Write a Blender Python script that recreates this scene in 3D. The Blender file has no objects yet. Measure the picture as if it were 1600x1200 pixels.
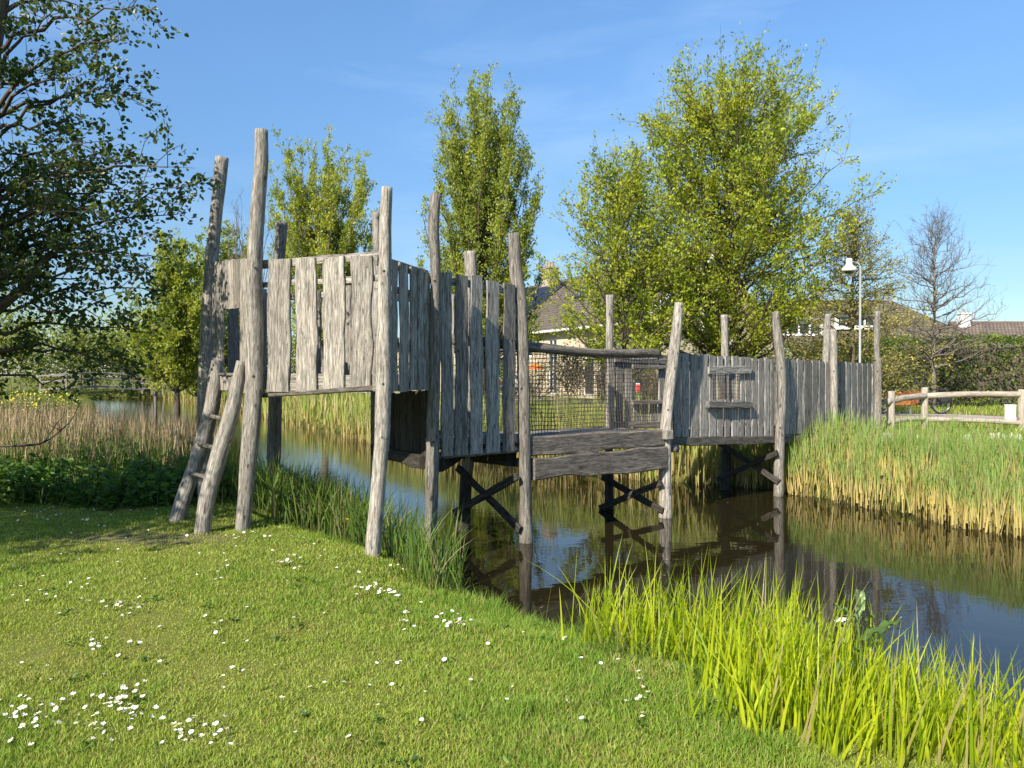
import bpy, math, random
import numpy as np
R = np.random.default_rng(7)
random.seed(7)
SC = bpy.context.scene
COL = SC.collection
rad = math.radians

# ------------------------------------------------------------------ camera model (used to measure the photograph)
F = 1200.0; CAMZ = 1.6; PITCH = math.atan(12 / F)
def P(x, y, D):
    """point at forward distance D metres seen at photo pixel (x, y)"""
    u = (x - 800) / F; v = -(y - 600) / F
    wy = math.cos(PITCH) + v * math.sin(PITCH); wz = -math.sin(PITCH) + v * math.cos(PITCH)
    s = D / wy
    return np.array([u * s, D, CAMZ + wz * s])
def px_x(x, D): return (x - 800) / F * D

# ------------------------------------------------------------------ object helpers
def tag(o, label=None, cat=None, group=None, kind=None):
    if label: o['label'] = label
    if cat: o['category'] = cat
    if group: o['group'] = group
    if kind: o['kind'] = kind
    return o
def empty(name, loc, label=None, cat=None, group=None):
    o = bpy.data.objects.new(name, None); COL.objects.link(o)
    o.location = [float(c) for c in loc]; o.empty_display_size = .2
    return tag(o, label, cat, group)
def wloc(o):
    v = np.zeros(3)
    while o is not None:
        v += np.array(o.location); o = o.parent
    return v
def copy_tree(o, parent=None):
    c = o.copy(); COL.objects.link(c); c.parent = parent
    for ch in list(o.children): copy_tree(ch, c)
    return c

class MB:
    def __init__(s): s.V = []; s.Q = []; s.T = []; s.G = []; s.C = []; s.qm = []; s.tm = []; s.n = 0
    def add(s, V, Q=None, T=None, G=None, C=None, m=0):
        V = np.asarray(V, dtype=np.float32).reshape(-1, 3); k = len(V)
        s.V.append(V)
        s.G.append(np.asarray(G, np.float32).reshape(-1, 3) if G is not None else V.copy())
        if C is None: C = np.full((k, 3), .5, np.float32)
        C = np.asarray(C, np.float32)
        if C.ndim == 1: C = np.tile(C, (k, 1))
        s.C.append(C)
        if Q is not None and len(Q):
            Q = np.asarray(Q, np.int64).reshape(-1, 4); s.Q.append(Q + s.n); s.qm.append(np.full(len(Q), m))
        if T is not None and len(T):
            T = np.asarray(T, np.int64).reshape(-1, 3); s.T.append(T + s.n); s.tm.append(np.full(len(T), m))
        s.n += k
    def build(s, name, mats, parent=None, base=None, smooth=False):
        V = np.concatenate(s.V); G = np.concatenate(s.G); C = np.concatenate(s.C)
        if base is None: base = wloc(parent) if parent is not None else np.zeros(3)
        V = V - np.asarray(base, np.float32)
        Q = np.concatenate(s.Q) if s.Q else np.zeros((0, 4), np.int64)
        T = np.concatenate(s.T) if s.T else np.zeros((0, 3), np.int64)
        me = bpy.data.meshes.new(name)
        me.vertices.add(len(V)); me.vertices.foreach_set('co', V.astype(np.float32).ravel())
        nq, nt = len(Q), len(T)
        me.loops.add(4 * nq + 3 * nt)
        me.loops.foreach_set('vertex_index', np.concatenate([Q.ravel(), T.ravel()]).astype(np.int32))
        me.polygons.add(nq + nt)
        me.polygons.foreach_set('loop_start', np.concatenate([np.arange(nq) * 4, 4 * nq + np.arange(nt) * 3]).astype(np.int32))
        mi = np.concatenate([np.concatenate(s.qm) if s.qm else np.zeros(0), np.concatenate(s.tm) if s.tm else np.zeros(0)])
        me.polygons.foreach_set('material_index', mi.astype(np.int32))
        me.polygons.foreach_set('use_smooth', np.full(nq + nt, bool(smooth)))
        me.update(calc_edges=True)
        a = me.attributes.new('gco', 'FLOAT_VECTOR', 'POINT'); a.data.foreach_set('vector', G.ravel())
        a = me.attributes.new('vc', 'FLOAT_VECTOR', 'POINT'); a.data.foreach_set('vector', C.astype(np.float32).ravel())
        for m in (mats if isinstance(mats, (list, tuple)) else [mats]): me.materials.append(m)
        o = bpy.data.objects.new(name, me); COL.objects.link(o)
        if parent is not None: o.parent = parent
        else: o.location = [float(c) for c in base]
        return o

def unit(v): v = np.asarray(v, float); return v / (np.linalg.norm(v) + 1e-12)
def sm(a, b, x): t = np.clip((x - a) / (b - a), 0, 1); return t * t * (3 - 2 * t)
def wob(x, seed, f=1.0, n=4):
    r = np.random.default_rng(seed); o = 0
    for k in range(n):
        o = o + np.sin(x * f * (1 + .9 * k + r.random()) + r.random() * 6.28) / (1 + .7 * k)
    return o / 2.2
def vnoise(x, y, seed=0):
    """cheap smooth 2-D noise, about -1..1"""
    r = np.random.default_rng(seed); o = 0
    for k in range(6):
        a = r.random() * 6.28; f = .7 + r.random() * 1.3
        o = o + np.sin((x * np.cos(a) + y * np.sin(a)) * f * 2 + r.random() * 6.28 + 1.3 * np.sin(f * (y * np.cos(a) - x * np.sin(a)) + k))
    return o / 3.2

def frames(path):
    t = np.gradient(path, axis=0); t /= np.linalg.norm(t, axis=1)[:, None] + 1e-9
    ref = np.array([1., 0, 0]) if abs(t[0][0]) < .8 else np.array([0, 1., 0])
    A = np.cross(np.cross(t, ref), t); A /= np.linalg.norm(A, axis=1)[:, None] + 1e-9
    B = np.cross(t, A)
    return A, B
def tube(mb, path, rd, segs=6, C=None, m=0, cap=True, lumps=0, seed=0, goff=None):
    path = np.asarray(path, float); n = len(path); rd = np.broadcast_to(np.asarray(rd, float), (n,))
    A, B = frames(path)
    th = np.arange(segs) / segs * 2 * math.pi
    L = np.concatenate([[0], np.cumsum(np.linalg.norm(np.diff(path, axis=0), axis=1))])
    rr = np.repeat(rd[:, None], segs, 1)
    if lumps:
        r = np.random.default_rng(seed)
        ph = r.random(6) * 6.28
        z = L[:, None]
        rr = rr * (1 + lumps * (.45 * np.sin(2 * th + ph[0] + 1.1 * np.sin(z * 1.7 + ph[1])) + .35 * np.sin(3 * th + ph[2] + z * 2.1)
                   + .35 * np.sin(z * 4.3 + ph[3]) + .25 * np.sin(z * 11 + th + ph[4]) + .22 * np.sin(5 * th + ph[5] + .6 * np.sin(z * 5)))
                   + lumps * .35 * (r.random((n, segs)) - .5))
    V = path[:, None] + rr[..., None] * (np.cos(th)[None, :, None] * A[:, None] + np.sin(th)[None, :, None] * B[:, None])
    if goff is None: goff = np.random.default_rng(seed + 11).random(3) * 20
    G = np.stack([rr * np.cos(th), rr * np.sin(th), np.repeat(L[:, None], segs, 1)], -1) + goff
    i = np.arange(n - 1)[:, None] * segs; j = np.arange(segs)[None]; j2 = (j + 1) % segs
    Q = np.stack([i + j, i + j2, i + segs + j2, i + segs + j], -1).reshape(-1, 4)
    V = V.reshape(-1, 3); G = G.reshape(-1, 3); T = []
    if cap:
        k = len(V)
        V = np.concatenate([V, path[:1], path[-1:]]); G = np.concatenate([G, goff[None], goff[None] + [0, 0, .05]])
        for q in range(segs):
            q2 = (q + 1) % segs
            T.append([k, q2, q]); T.append([k + 1, (n - 1) * segs + q, (n - 1) * segs + q2])
    mb.add(V, Q, T, G, C, m)
def resample(pts, step):
    pts = np.asarray(pts, float); n = len(pts)
    if n > 2:   # Catmull-Rom
        e = np.concatenate([[2 * pts[0] - pts[1]], pts, [2 * pts[-1] - pts[-2]]]); o = []
        for i in range(n - 1):
            p0, p1, p2, p3 = e[i:i + 4]; k = max(2, int(np.linalg.norm((p2 - p1)[:3]) / step))
            for t in np.arange(k) / k:
                o.append(.5 * (2 * p1 + (p2 - p0) * t + (2 * p0 - 5 * p1 + 4 * p2 - p3) * t * t + (3 * p1 - p0 - 3 * p2 + p3) * t ** 3))
        o.append(pts[-1]); return np.array(o)
    k = max(2, int(np.linalg.norm((pts[1] - pts[0])[:3]) / step)); t = np.linspace(0, 1, k + 1)[:, None]
    return pts[0] * (1 - t) + pts[1] * t

def log(mb, pts, rads, segs=14, lumps=.07, seed=0, tint=None, step=.05):
    """an irregular round pole through points with radii"""
    p = resample(np.column_stack([np.asarray(pts, float), rads]), step)
    t = tint if tint is not None else np.random.default_rng(seed).random()
    tube(mb, p[:, :3], p[:, 3], segs, np.array([t, 0, .5]), 0, True, lumps, seed)

def board(mb, p0, p1, across, w, th, seed=0, wav=.012, ch=.006, w1=None, n=None, tint=None, m=0, bow=.004):
    """sawn plank from p0 to p1; width w along 'across', thickness th; uneven sawn edges"""
    p0 = np.asarray(p0, float); p1 = np.asarray(p1, float); d = p1 - p0; L = np.linalg.norm(d); d = d / L
    a = unit(np.asarray(across, float) - d * np.dot(across, d)); nrm = np.cross(d, a)
    n = n or max(2, int(L / .09)); t = np.linspace(0, 1, n + 1); z = t * L
    w1 = w if w1 is None else w1; W = w + (w1 - w) * t
    r = np.random.default_rng(seed)
    lo = -W / 2 + wav * wob(z, seed * 3 + 1, 4.0); hi = W / 2 + wav * wob(z, seed * 3 + 2, 4.0)
    off = bow * wob(z, seed * 3 + 5, 3.0)
    h = th / 2
    cs = [(0, ch, -h), (0, 0, -h + ch), (0, 0, h - ch), (0, ch, h), (1, -ch, h), (1, 0, h - ch), (1, 0, -h + ch), (1, -ch, -h)]
    V = []; G = []; go = r.random(3) * 30
    for side, da, dn in cs:
        x = (hi if side else lo) + da
        V.append(p0 + d * z[:, None] + a * x[:, None] + nrm * (dn + off)[:, None])
        G.append(np.stack([x, np.full_like(x, dn), z], -1) + go)
    V = np.stack(V, 1); G = np.stack(G, 1)
    sk = (r.random() - .5) * .02
    V[-1] += d * (sk * np.array([c[0] * 2 - 1 for c in cs]))[:, None]
    i = np.arange(n)[:, None] * 8; j = np.arange(8)[None]; j2 = (j + 1) % 8
    Q = np.stack([i + j2, i + j, i + 8 + j, i + 8 + j2], -1).reshape(-1, 4)
    b = n * 8
    T = [[0, 1, 2], [0, 2, 3], [0, 3, 4], [0, 4, 7], [7, 4, 5], [7, 5, 6]]
    T = T + [[b + x for x in f[::-1]] for f in T]
    tt = tint if tint is not None else r.random()
    mb.add(V.reshape(-1, 3), Q, T, G.reshape(-1, 3), np.array([tt, 0, .5]), m)

def box(mb, c, s, rot=0.0, m=0, C=None, bev=0.0):
    """box centred at c with full sizes s, turned about z"""
    c = np.asarray(c, float); hx, hy, hz = np.asarray(s, float) / 2
    if bev:
        b = bev; V = []
        for sz in (-1, 1):
            for sx, sy in ((-1, -1), (1, -1), (1, 1), (-1, 1)):
                V += [[sx * (hx - b), sy * hy, sz * (hz - b)], [sx * hx, sy * (hy - b), sz * (hz - b)], [sx * (hx - b), sy * (hy - b), sz * hz]]
        V = np.array(V); T = []; Q = []
        def I(z, k, e): return z * 12 + k * 3 + e
        for z in (0, 1):
            Q.append([I(z, k, 2) for k in ((3, 2, 1, 0) if z == 0 else (0, 1, 2, 3))])
            for k in range(4):
                T.append([I(z, k, 0), I(z, k, 1), I(z, k, 2)])
        for k in range(4):
            k2 = (k + 1) % 4
            e1, e2 = (0, 0) if k % 2 == 0 else (1, 1)
            Q.append([I(0, k, e1), I(0, k2, e2), I(1, k2, e2), I(1, k, e1)])
            for z in (0, 1): Q.append([I(z, k, e1), I(z, k2, e2), I(z, k2, 2), I(z, k, 2)])
            Q.append([I(0, k, 0), I(0, k, 1), I(1, k, 1), I(1, k, 0)])
    else:
        V = np.array([[x, y, z] for z in (-hz, hz) for x, y in ((-hx, -hy), (hx, -hy), (hx, hy), (-hx, hy))])
        Q = [[3, 2, 1, 0], [4, 5, 6, 7], [0, 1, 5, 4], [1, 2, 6, 5], [2, 3, 7, 6], [3, 0, 4, 7]]; T = None
    cr, sr = math.cos(rot), math.sin(rot)
    W = np.column_stack([V[:, 0] * cr - V[:, 1] * sr, V[:, 0] * sr + V[:, 1] * cr, V[:, 2]]) + c
    mb.add(W, Q, T, V + c, C, m)
def quadf(mb, a, b, c, d, m=0, C=None): mb.add([a, b, c, d], [[0, 1, 2, 3]], None, None, C, m)

# ------------------------------------------------------------------ vectorised plants
def leaves(mb, pos, size, dirs=None, flat=0.0, ratio=.55, tint=None, fold=True, seed=0, h=None, m=0):
    """leaf blades (two folded quads) at pos; flat>0 pulls their faces to the sky"""
    r = np.random.default_rng(seed); n = len(pos)
    if n == 0: return
    a = r.normal(size=(n, 3)) if dirs is None else dirs + r.normal(size=(n, 3)) * .5
    a /= np.linalg.norm(a, axis=1)[:, None]
    nn = r.normal(size=(n, 3)); nn[:, 2] += flat * 2
    b = np.cross(nn, a); b /= np.linalg.norm(b, axis=1)[:, None] + 1e-9
    nn = np.cross(a, b)
    s = np.broadcast_to(np.asarray(size, float), (n,)) * (.7 + .6 * r.random(n)); s = s[:, None]
    w = s * ratio / 2
    t = r.random(n) if tint is None else tint
    C = np.column_stack([t, r.random(n) if h is None else h, r.random(n)])
    if fold:
        f = nn * s * .12
        V = np.stack([pos, pos + a * s * .35 + b * w + f, pos + a * s * .75 + b * w * .7 + f, pos + a * s, pos + a * s * .75 - b * w * .7 + f, pos + a * s * .35 - b * w + f], 1)
        k = np.arange(n)[:, None] * 6
        Q = np.concatenate([k + np.array([0, 1, 2, 3]), k + np.array([0, 3, 4, 5])])
        mb.add(V.reshape(-1, 3), Q, None, None, np.repeat(C, 6, 0), m)
    else:
        V = np.stack([pos, pos + a * s * .5 + b * w, pos + a * s, pos + a * s * .5 - b * w], 1)
        k = np.arange(n)[:, None] * 4
        mb.add(V.reshape(-1, 3), k + np.array([0, 1, 2, 3]), None, None, np.repeat(C, 4, 0), m)
def blades(mb, base, H, W, lean=.25, curve=.35, segs=3, tint=None, az=None, seed=0, third=None, taper=.7, m=0, leanaz=None):
    """grass or reed blades as tapering ribbons; C = (tint, height along blade, third)"""
    r = np.random.default_rng(seed); n = len(base)
    if n == 0: return
    H = np.broadcast_to(np.asarray(H, float), (n,)); W = np.broadcast_to(np.asarray(W, float), (n,))
    la = r.random(n) * 6.283 if leanaz is None else leanaz
    ld = np.column_stack([np.cos(la), np.sin(la), np.zeros(n)])
    fa = r.random(n) * 6.283 if az is None else az
    fd = np.column_stack([np.cos(fa), np.sin(fa), np.zeros(n)])
    l0 = lean * r.random(n); cv = curve * r.random(n) ** 1.5
    t_ = r.random(n) if tint is None else tint
    th = r.random(n) if third is None else third
    P_ = []; Cc = []
    for k in range(segs + 1):
        t = k / segs
        ctr = base + ld * (H * (l0 * t + cv * t * t))[:, None] + np.array([0, 0, 1.]) * (H * (t - .35 * cv * t * t))[:, None]
        c = np.column_stack([t_, np.full(n, t), th])
        if k < segs:
            w = (W * (1 - t ** 1.5 * taper) / 2)[:, None]
            P_ += [ctr - fd * w, ctr + fd * w]; Cc += [c, c]
        else:
            P_.append(ctr); Cc.append(c)
    K = 2 * segs + 1
    V = np.stack(P_, 1).reshape(-1, 3); C = np.stack(Cc, 1).reshape(-1, 3)
    o = np.arange(n)[:, None] * K
    Q = np.concatenate([o + np.array([2 * k, 2 * k + 1, 2 * k + 3, 2 * k + 2]) for k in range(segs - 1)]) if segs > 1 else None
    T = o + np.array([2 * segs - 2, 2 * segs - 1, 2 * segs])
    mb.add(V, Q, T, None, C, m)
# ------------------------------------------------------------------ materials
class NT:
    def __init__(s, name):
        s.m = bpy.data.materials.new(name); s.m.use_nodes = True; s.t = s.m.node_tree; s.t.nodes.clear()
        s.out = s.t.nodes.new('ShaderNodeOutputMaterial')
    def n(s, typ, **kw):
        o = s.t.nodes.new(typ)
        for k, v in kw.items():
            if k.startswith('i_'):
                key = k[2:].replace('_', ' '); o.inputs[int(key) if key.isdigit() else key].default_value = v
            else: setattr(o, k, v)
        return o
    def l(s, a, b): s.t.links.new(a, b)
    def attr(s, name): return s.n('ShaderNodeAttribute', attribute_name=name).outputs['Vector']
    def xyz(s, v):
        o = s.n('ShaderNodeSeparateXYZ'); s.l(v, o.inputs[0]); return o.outputs
    def scale(s, v, sc):
        o = s.n('ShaderNodeVectorMath', operation='MULTIPLY'); s.l(v, o.inputs[0]); o.inputs[1].default_value = sc; return o.outputs[0]
    def noise(s, v, sc=1, det=3, rough=.55, dist=0):
        o = s.n('ShaderNodeTexNoise'); o.inputs['Scale'].default_value = sc; o.inputs['Detail'].default_value = det
        o.inputs['Roughness'].default_value = rough; o.inputs['Distortion'].default_value = dist
        if v is not None: s.l(v, o.inputs['Vector'])
        return o.outputs['Fac']
    def ramp(s, f, stops, interp='LINEAR'):
        o = s.n('ShaderNodeValToRGB'); e = o.color_ramp.elements; o.color_ramp.interpolation = interp
        while len(e) < len(stops): e.new(.5)
        for k, (p, c) in enumerate(stops):
            e[k].position = p; e[k].color = (c, c, c, 1) if np.isscalar(c) else (*c, 1)
        s.l(f, o.inputs[0]); return o.outputs[0]
    def mix(s, f, a, b, typ='MIX'):
        o = s.n('ShaderNodeMix', data_type='RGBA', blend_type=typ)
        for k, v in ((0, f), (6, a), (7, b)):
            if hasattr(v, 'is_output'): s.l(v, o.inputs[k])
            else: o.inputs[k].default_value = v if k == 0 else ((v, v, v, 1) if np.isscalar(v) else (*v, 1))
        return o.outputs[2]
    def math(s, op, a, b=0.0):
        o = s.n('ShaderNodeMath', operation=op)
        for k, v in ((0, a), (1, b)):
            if hasattr(v, 'is_output'): s.l(v, o.inputs[k])
            else: o.inputs[k].default_value = v
        return o.outputs[0]
    def bump(s, h, st=.3, d=.01):
        o = s.n('ShaderNodeBump'); o.inputs['Strength'].default_value = st; o.inputs['Distance'].default_value = d
        s.l(h, o.inputs['Height']); return o.outputs[0]
    def pbsdf(s, col, rough=.8, nrm=None, spec=.3, metal=0.0, ior=None):
        o = s.n('ShaderNodeBsdfPrincipled')
        for k, v in (('Base Color', col), ('Roughness', rough)):
            if hasattr(v, 'is_output'): s.l(v, o.inputs[k])
            else: o.inputs[k].default_value = (*v, 1) if k == 'Base Color' else v
        o.inputs['Specular IOR Level'].default_value = spec; o.inputs['Metallic'].default_value = metal
        if ior: o.inputs['IOR'].default_value = ior
        if nrm is not None: s.l(nrm, o.inputs['Normal'])
        return o.outputs[0]
    def done(s, sh): s.l(sh, s.out.inputs[0]); return s.m

def wood_mat(name, dark, mid, light, grey=(.33, .33, .33), waterline=None, gain=1.0):
    t = NT(name); g = t.attr('gco'); vc = t.xyz(t.attr('vc'))
    fine = t.noise(t.scale(g, (72, 72, 9)), 1, 5, .75)
    mid_ = t.noise(t.scale(g, (36, 36, 2.6)), 1, 5, .68, .3)
    big = t.noise(t.scale(g, (9, 9, 2.2)), 1, 4, .6)
    f = t.math('ADD', t.math('MULTIPLY', fine, .64), t.math('MULTIPLY', mid_, .46))
    f = t.math('SUBTRACT', f, .05)
    col = t.ramp(f, [(.37, dark), (.50, mid), (.63, light)])
    col = t.mix(t.ramp(big, [(.35, 0.0), (.65, .55)]), col, t.mix(.5, col, grey))
    # long drying cracks
    cr = t.noise(t.scale(g, (48, 48, 1.5)), 1, 3, .55, .25)
    crk = t.ramp(cr, [(.47, 0.0), (.497, 1.0), (.524, 0.0)])
    crk2 = t.math('MULTIPLY', crk, t.ramp(big, [(.4, .15), (.6, .8)]))
    col = t.mix(crk2, col, tuple(c * .4 for c in dark))
    # knots / nail specks
    sp = t.noise(t.scale(g, (22, 22, 9)), 1, 1, .4)
    col = t.mix(t.ramp(sp, [(.70, 0.0), (.76, .75)]), col, tuple(c * .55 for c in dark))
    tint = t.ramp(vc[0], [(0, .62), (.5, .95), (1, 1.18)])
    col = t.mix(1.0, col, tint, 'MULTIPLY')
    if gain != 1: col = t.mix(1.0, col, gain, 'MULTIPLY')
    if waterline is not None:
        z = t.xyz(t.n('ShaderNodeNewGeometry').outputs['Position'])[2]
        zz = t.math('ADD', z, t.math('MULTIPLY', t.noise(t.scale(g, (14, 14, 3)), 1, 2), .16))
        w = t.ramp(t.math('ADD', zz, .5), [(max(.01, waterline + .5 - .02), 1.0), (waterline + .5 + .16, 0.0)])
        col = t.mix(t.math('MULTIPLY', w, .85), col, (.012, .011, .008))  # waterline stain; the taller band on piles also holds painted shade
    h = t.math('SUBTRACT', f, t.math('MULTIPLY', crk2, .7))
    return t.done(t.pbsdf(col, .82, t.bump(h, .9, .006), .2))

def leaf_mat(name, c0, c1, c2, trans=.42, tcol=1.25, rough=.5, spec=.3):
    t = NT(name); vc = t.xyz(t.attr('vc'))
    col = t.ramp(vc[0], [(0, c0), (.5, c1), (1, c2)])
    col = t.mix(1.0, col, t.ramp(vc[2], [(0, .8), (1, 1.2)]), 'MULTIPLY')
    d = t.pbsdf(col, rough, None, spec)
    tr = t.n('ShaderNodeBsdfTranslucent')
    t.l(t.mix(1.0, col, (1.15 * tcol, 1.1 * tcol, .55 * tcol), 'MULTIPLY'), tr.inputs[0])
    mx = t.n('ShaderNodeMixShader', i_0=trans); t.l(d, mx.inputs[1]); t.l(tr.outputs[0], mx.inputs[2])
    return t.done(mx.outputs[0])
def blade_mat(name, lo, a, b, hi=None, h0=.0, h1=.35, trans=.4, tcol=1.2, dead=None, spec=.3):
    """lo: colour at the foot; a..b: by tint; dead: colour of the dry share"""
    t = NT(name); vc = t.xyz(t.attr('vc'))
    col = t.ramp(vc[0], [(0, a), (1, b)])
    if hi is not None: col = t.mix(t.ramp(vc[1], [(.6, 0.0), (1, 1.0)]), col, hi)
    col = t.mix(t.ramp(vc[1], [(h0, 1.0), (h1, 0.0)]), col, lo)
    if dead is not None: col = t.mix(t.ramp(vc[2], [(.80, 0.0), (.86, 1.0)]), col, dead)
    d = t.pbsdf(col, .5, None, spec)
    tr = t.n('ShaderNodeBsdfTranslucent'); t.l(t.mix(1.0, col, (1.1 * tcol, 1.1 * tcol, .6 * tcol), 'MULTIPLY'), tr.inputs[0])
    mx = t.n('ShaderNodeMixShader', i_0=trans); t.l(d, mx.inputs[1]); t.l(tr.outputs[0], mx.inputs[2])
    return t.done(mx.outputs[0])
def flat_mat(name, c, rough=.5, spec=.4, metal=0, var=.12, sc=6):
    t = NT(name); nz = t.noise(t.n('ShaderNodeTexCoord').outputs['Object'], sc, 4)
    col = t.mix(1.0, c, t.ramp(nz, [(.3, 1 - var), (.7, 1 + var)]), 'MULTIPLY')
    return t.done(t.pbsdf(col, rough, None, spec, metal))
def bark_mat(name, c0, c1, sc=1.0):
    t = NT(name); g = t.attr('gco')
    f = t.noise(t.scale(g, (18 * sc, 18 * sc, 5 * sc)), 1, 5, .65)
    return t.done(t.pbsdf(t.ramp(f, [(.3, c0), (.7, c1)]), .9, t.bump(f, .8, .02), .15))

M = {}
M['wood'] = wood_mat('weathered_wood', (.062, .053, .043), (.262, .238, .20), (.50, .465, .40), (.285, .268, .24), -.36)
M['plank'] = wood_mat('grey_plank_wood', (.052, .047, .040), (.255, .238, .208), (.49, .465, .415), (.29, .282, .262), -.36)
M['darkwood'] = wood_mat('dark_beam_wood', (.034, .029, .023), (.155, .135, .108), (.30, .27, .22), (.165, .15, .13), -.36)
M['pile'] = wood_mat('wet_shaded_pile_wood', (.062, .053, .043), (.262, .238, .20), (.50, .465, .40), (.285, .268, .24), .42)  # dark lower part mixes wet stain with painted shade below the deck
M['shadewood'] = wood_mat('damp_shaded_wood', (.012, .010, .008), (.042, .037, .030), (.095, .085, .07), (.05, .045, .038), -.36)  # near-black tone: damp plus under-deck shade put into the colour
M['log'] = wood_mat('log_rail_wood', (.03, .026, .02), (.15, .13, .105), (.33, .29, .235), (.16, .15, .135))
M['fencewood'] = wood_mat('pale_fence_wood', (.22, .175, .13), (.40, .345, .27), (.56, .50, .41), (.42, .38, .32))
M['farwood'] = wood_mat('far_fence_wood', (.10, .09, .08), (.24, .22, .19), (.38, .35, .31), (.22, .21, .19))
M['wire'] = flat_mat('rusty_wire', (.105, .082, .06), .7, .2, .3)
M['bark'] = bark_mat('tree_bark', (.035, .028, .022), (.14, .115, .09))
M['twig'] = bark_mat('pale_twig_bark', (.10, .085, .072), (.24, .205, .175), 2)
M['greentwig'] = bark_mat('green_bark', (.06, .055, .03), (.16, .14, .08), 2)

M['leaf_big'] = leaf_mat('leaf_spring_green', (.17, .24, .022), (.30, .36, .030), (.44, .44, .045), .42)
M['leaf_poplar'] = leaf_mat('leaf_poplar', (.15, .20, .03), (.26, .315, .045), (.38, .40, .06), .42)
M['leaf_willow'] = leaf_mat('leaf_willow', (.17, .225, .03), (.29, .34, .042), (.40, .41, .055), .4)
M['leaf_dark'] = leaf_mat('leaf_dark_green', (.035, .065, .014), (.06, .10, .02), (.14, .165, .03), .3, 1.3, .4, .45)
M['leaf_far'] = leaf_mat('leaf_far_green', (.11, .15, .028), (.18, .22, .04), (.28, .30, .06), .35)
M['leaf_hedge'] = leaf_mat('leaf_hedge', (.035, .072, .013), (.10, .15, .022), (.24, .27, .035), .3)
M['leaf_brown'] = leaf_mat('leaf_russet', (.15, .135, .04), (.26, .225, .06), (.34, .30, .08), .3)
M['leaf_larch'] = leaf_mat('leaf_olive', (.20, .20, .045), (.33, .30, .065), (.42, .37, .09), .35)
M['leaf_nettle'] = leaf_mat('leaf_nettle', (.035, .085, .016), (.065, .14, .022), (.14, .235, .04), .35)
M['leaf_dock'] = leaf_mat('leaf_dock', (.10, .17, .04), (.14, .22, .06), (.18, .26, .07), .3, 1.1, .35, .5)

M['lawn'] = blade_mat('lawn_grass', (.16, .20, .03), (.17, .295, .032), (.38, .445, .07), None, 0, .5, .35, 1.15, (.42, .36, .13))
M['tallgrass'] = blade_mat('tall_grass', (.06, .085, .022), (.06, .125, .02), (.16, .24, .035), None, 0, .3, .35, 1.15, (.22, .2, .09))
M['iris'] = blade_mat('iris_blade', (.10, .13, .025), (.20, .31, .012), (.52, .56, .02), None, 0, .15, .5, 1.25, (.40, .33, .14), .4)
M['reed'] = blade_mat('green_reed', (.52, .42, .15), (.15, .26, .055), (.25, .36, .08), None, .30, .62, .3, 1.1, (.36, .31, .15))
M['reedstalk'] = blade_mat('reed_stalk', (.32, .23, .09), (.45, .41, .14), (.31, .40, .10), (.2, .26, .08), .05, .55, .2, 1.0)
M['dryreed'] = blade_mat('dry_reed', (.10, .065, .04), (.22, .15, .09), (.46, .36, .21), None, 0, .4, .2, 1.0)
M['farreed'] = blade_mat('far_reed', (.44, .35, .13), (.19, .26, .05), (.36, .39, .09), None, .15, .5, .3, 1.1, (.38, .32, .16))
M['yellow'] = flat_mat('yellow_petal', (.80, .58, .02), .6)
M['rape'] = flat_mat('rape_petal', (.55, .48, .05), .7)
M['petal'] = flat_mat('white_petal', (.86, .86, .84), .6, .3, 0, .03)
M['white'] = flat_mat('white_paint', (.78, .77, .74), .5, .4, 0, .06)
M['lampwhite'] = flat_mat('lamp_enamel', (.74, .75, .74), .35, .5, 0, .04)
M['lampgrey'] = flat_mat('galvanised', (.28, .30, .29), .6, .4, .3, .08)
M['carwhite'] = flat_mat('white_car_paint', (.72, .73, .75), .25, .5, 0, .02)
M['red'] = flat_mat('red_plastic', (.48, .06, .06), .5)
M['orange'] = flat_mat('orange_cloth', (.80, .22, .03), .7)
M['boxorange'] = flat_mat('orange_wood', (.34, .13, .04), .6, .3, 0, .45, 14)
M['rubber'] = flat_mat('black_rubber', (.02, .02, .022), .6)
M['black'] = flat_mat('black_paint', (.03, .03, .035), .4)
M['steel'] = flat_mat('bright_steel', (.5, .5, .52), .3, .5, .8, .05)
M['concrete'] = flat_mat('pale_concrete', (.52, .49, .44), .9, .2, 0, .2, 12)
t = NT('window_glass'); M['glass'] = t.done(t.pbsdf((.03, .04, .05), .05, None, .6))
t = NT('solar_panel'); g = t.attr('gco'); br = t.n('ShaderNodeTexBrick'); br.offset = 0; br.inputs['Scale'].default_value = 1
br.inputs['Brick Width'].default_value = .5; br.inputs['Row Height'].default_value = .5; br.inputs['Mortar Size'].default_value = .012
br.inputs['Color1'].default_value = (.012, .016, .035, 1); br.inputs['Color2'].default_value = (.016, .02, .042, 1); br.inputs['Mortar'].default_value = (.06, .07, .1, 1)
t.l(g, br.inputs['Vector']); M['solar'] = t.done(t.pbsdf(br.outputs[0], .5, None, .15))
def brick_mat(name, c1, c2, mortar, bw=.22, rh=.07, ms=.01):
    t = NT(name); g = t.attr('gco'); br = t.n('ShaderNodeTexBrick'); br.inputs['Scale'].default_value = 1
    br.inputs['Brick Width'].default_value = bw; br.inputs['Row Height'].default_value = rh; br.inputs['Mortar Size'].default_value = ms
    br.inputs['Color1'].default_value = (*c1, 1); br.inputs['Color2'].default_value = (*c2, 1); br.inputs['Mortar'].default_value = (*mortar, 1)
    t.l(g, br.inputs['Vector'])
    col = t.mix(1.0, br.outputs[0], t.ramp(t.noise(g, .8, 5), [(.3, .8), (.7, 1.15)]), 'MULTIPLY')
    return t.done(t.pbsdf(col, .85, t.bump(br.outputs['Fac'], -.5, .01), .25))
M['brick'] = brick_mat('cream_brick', (.56, .47, .32), (.50, .42, .28), (.44, .39, .3))
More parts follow.
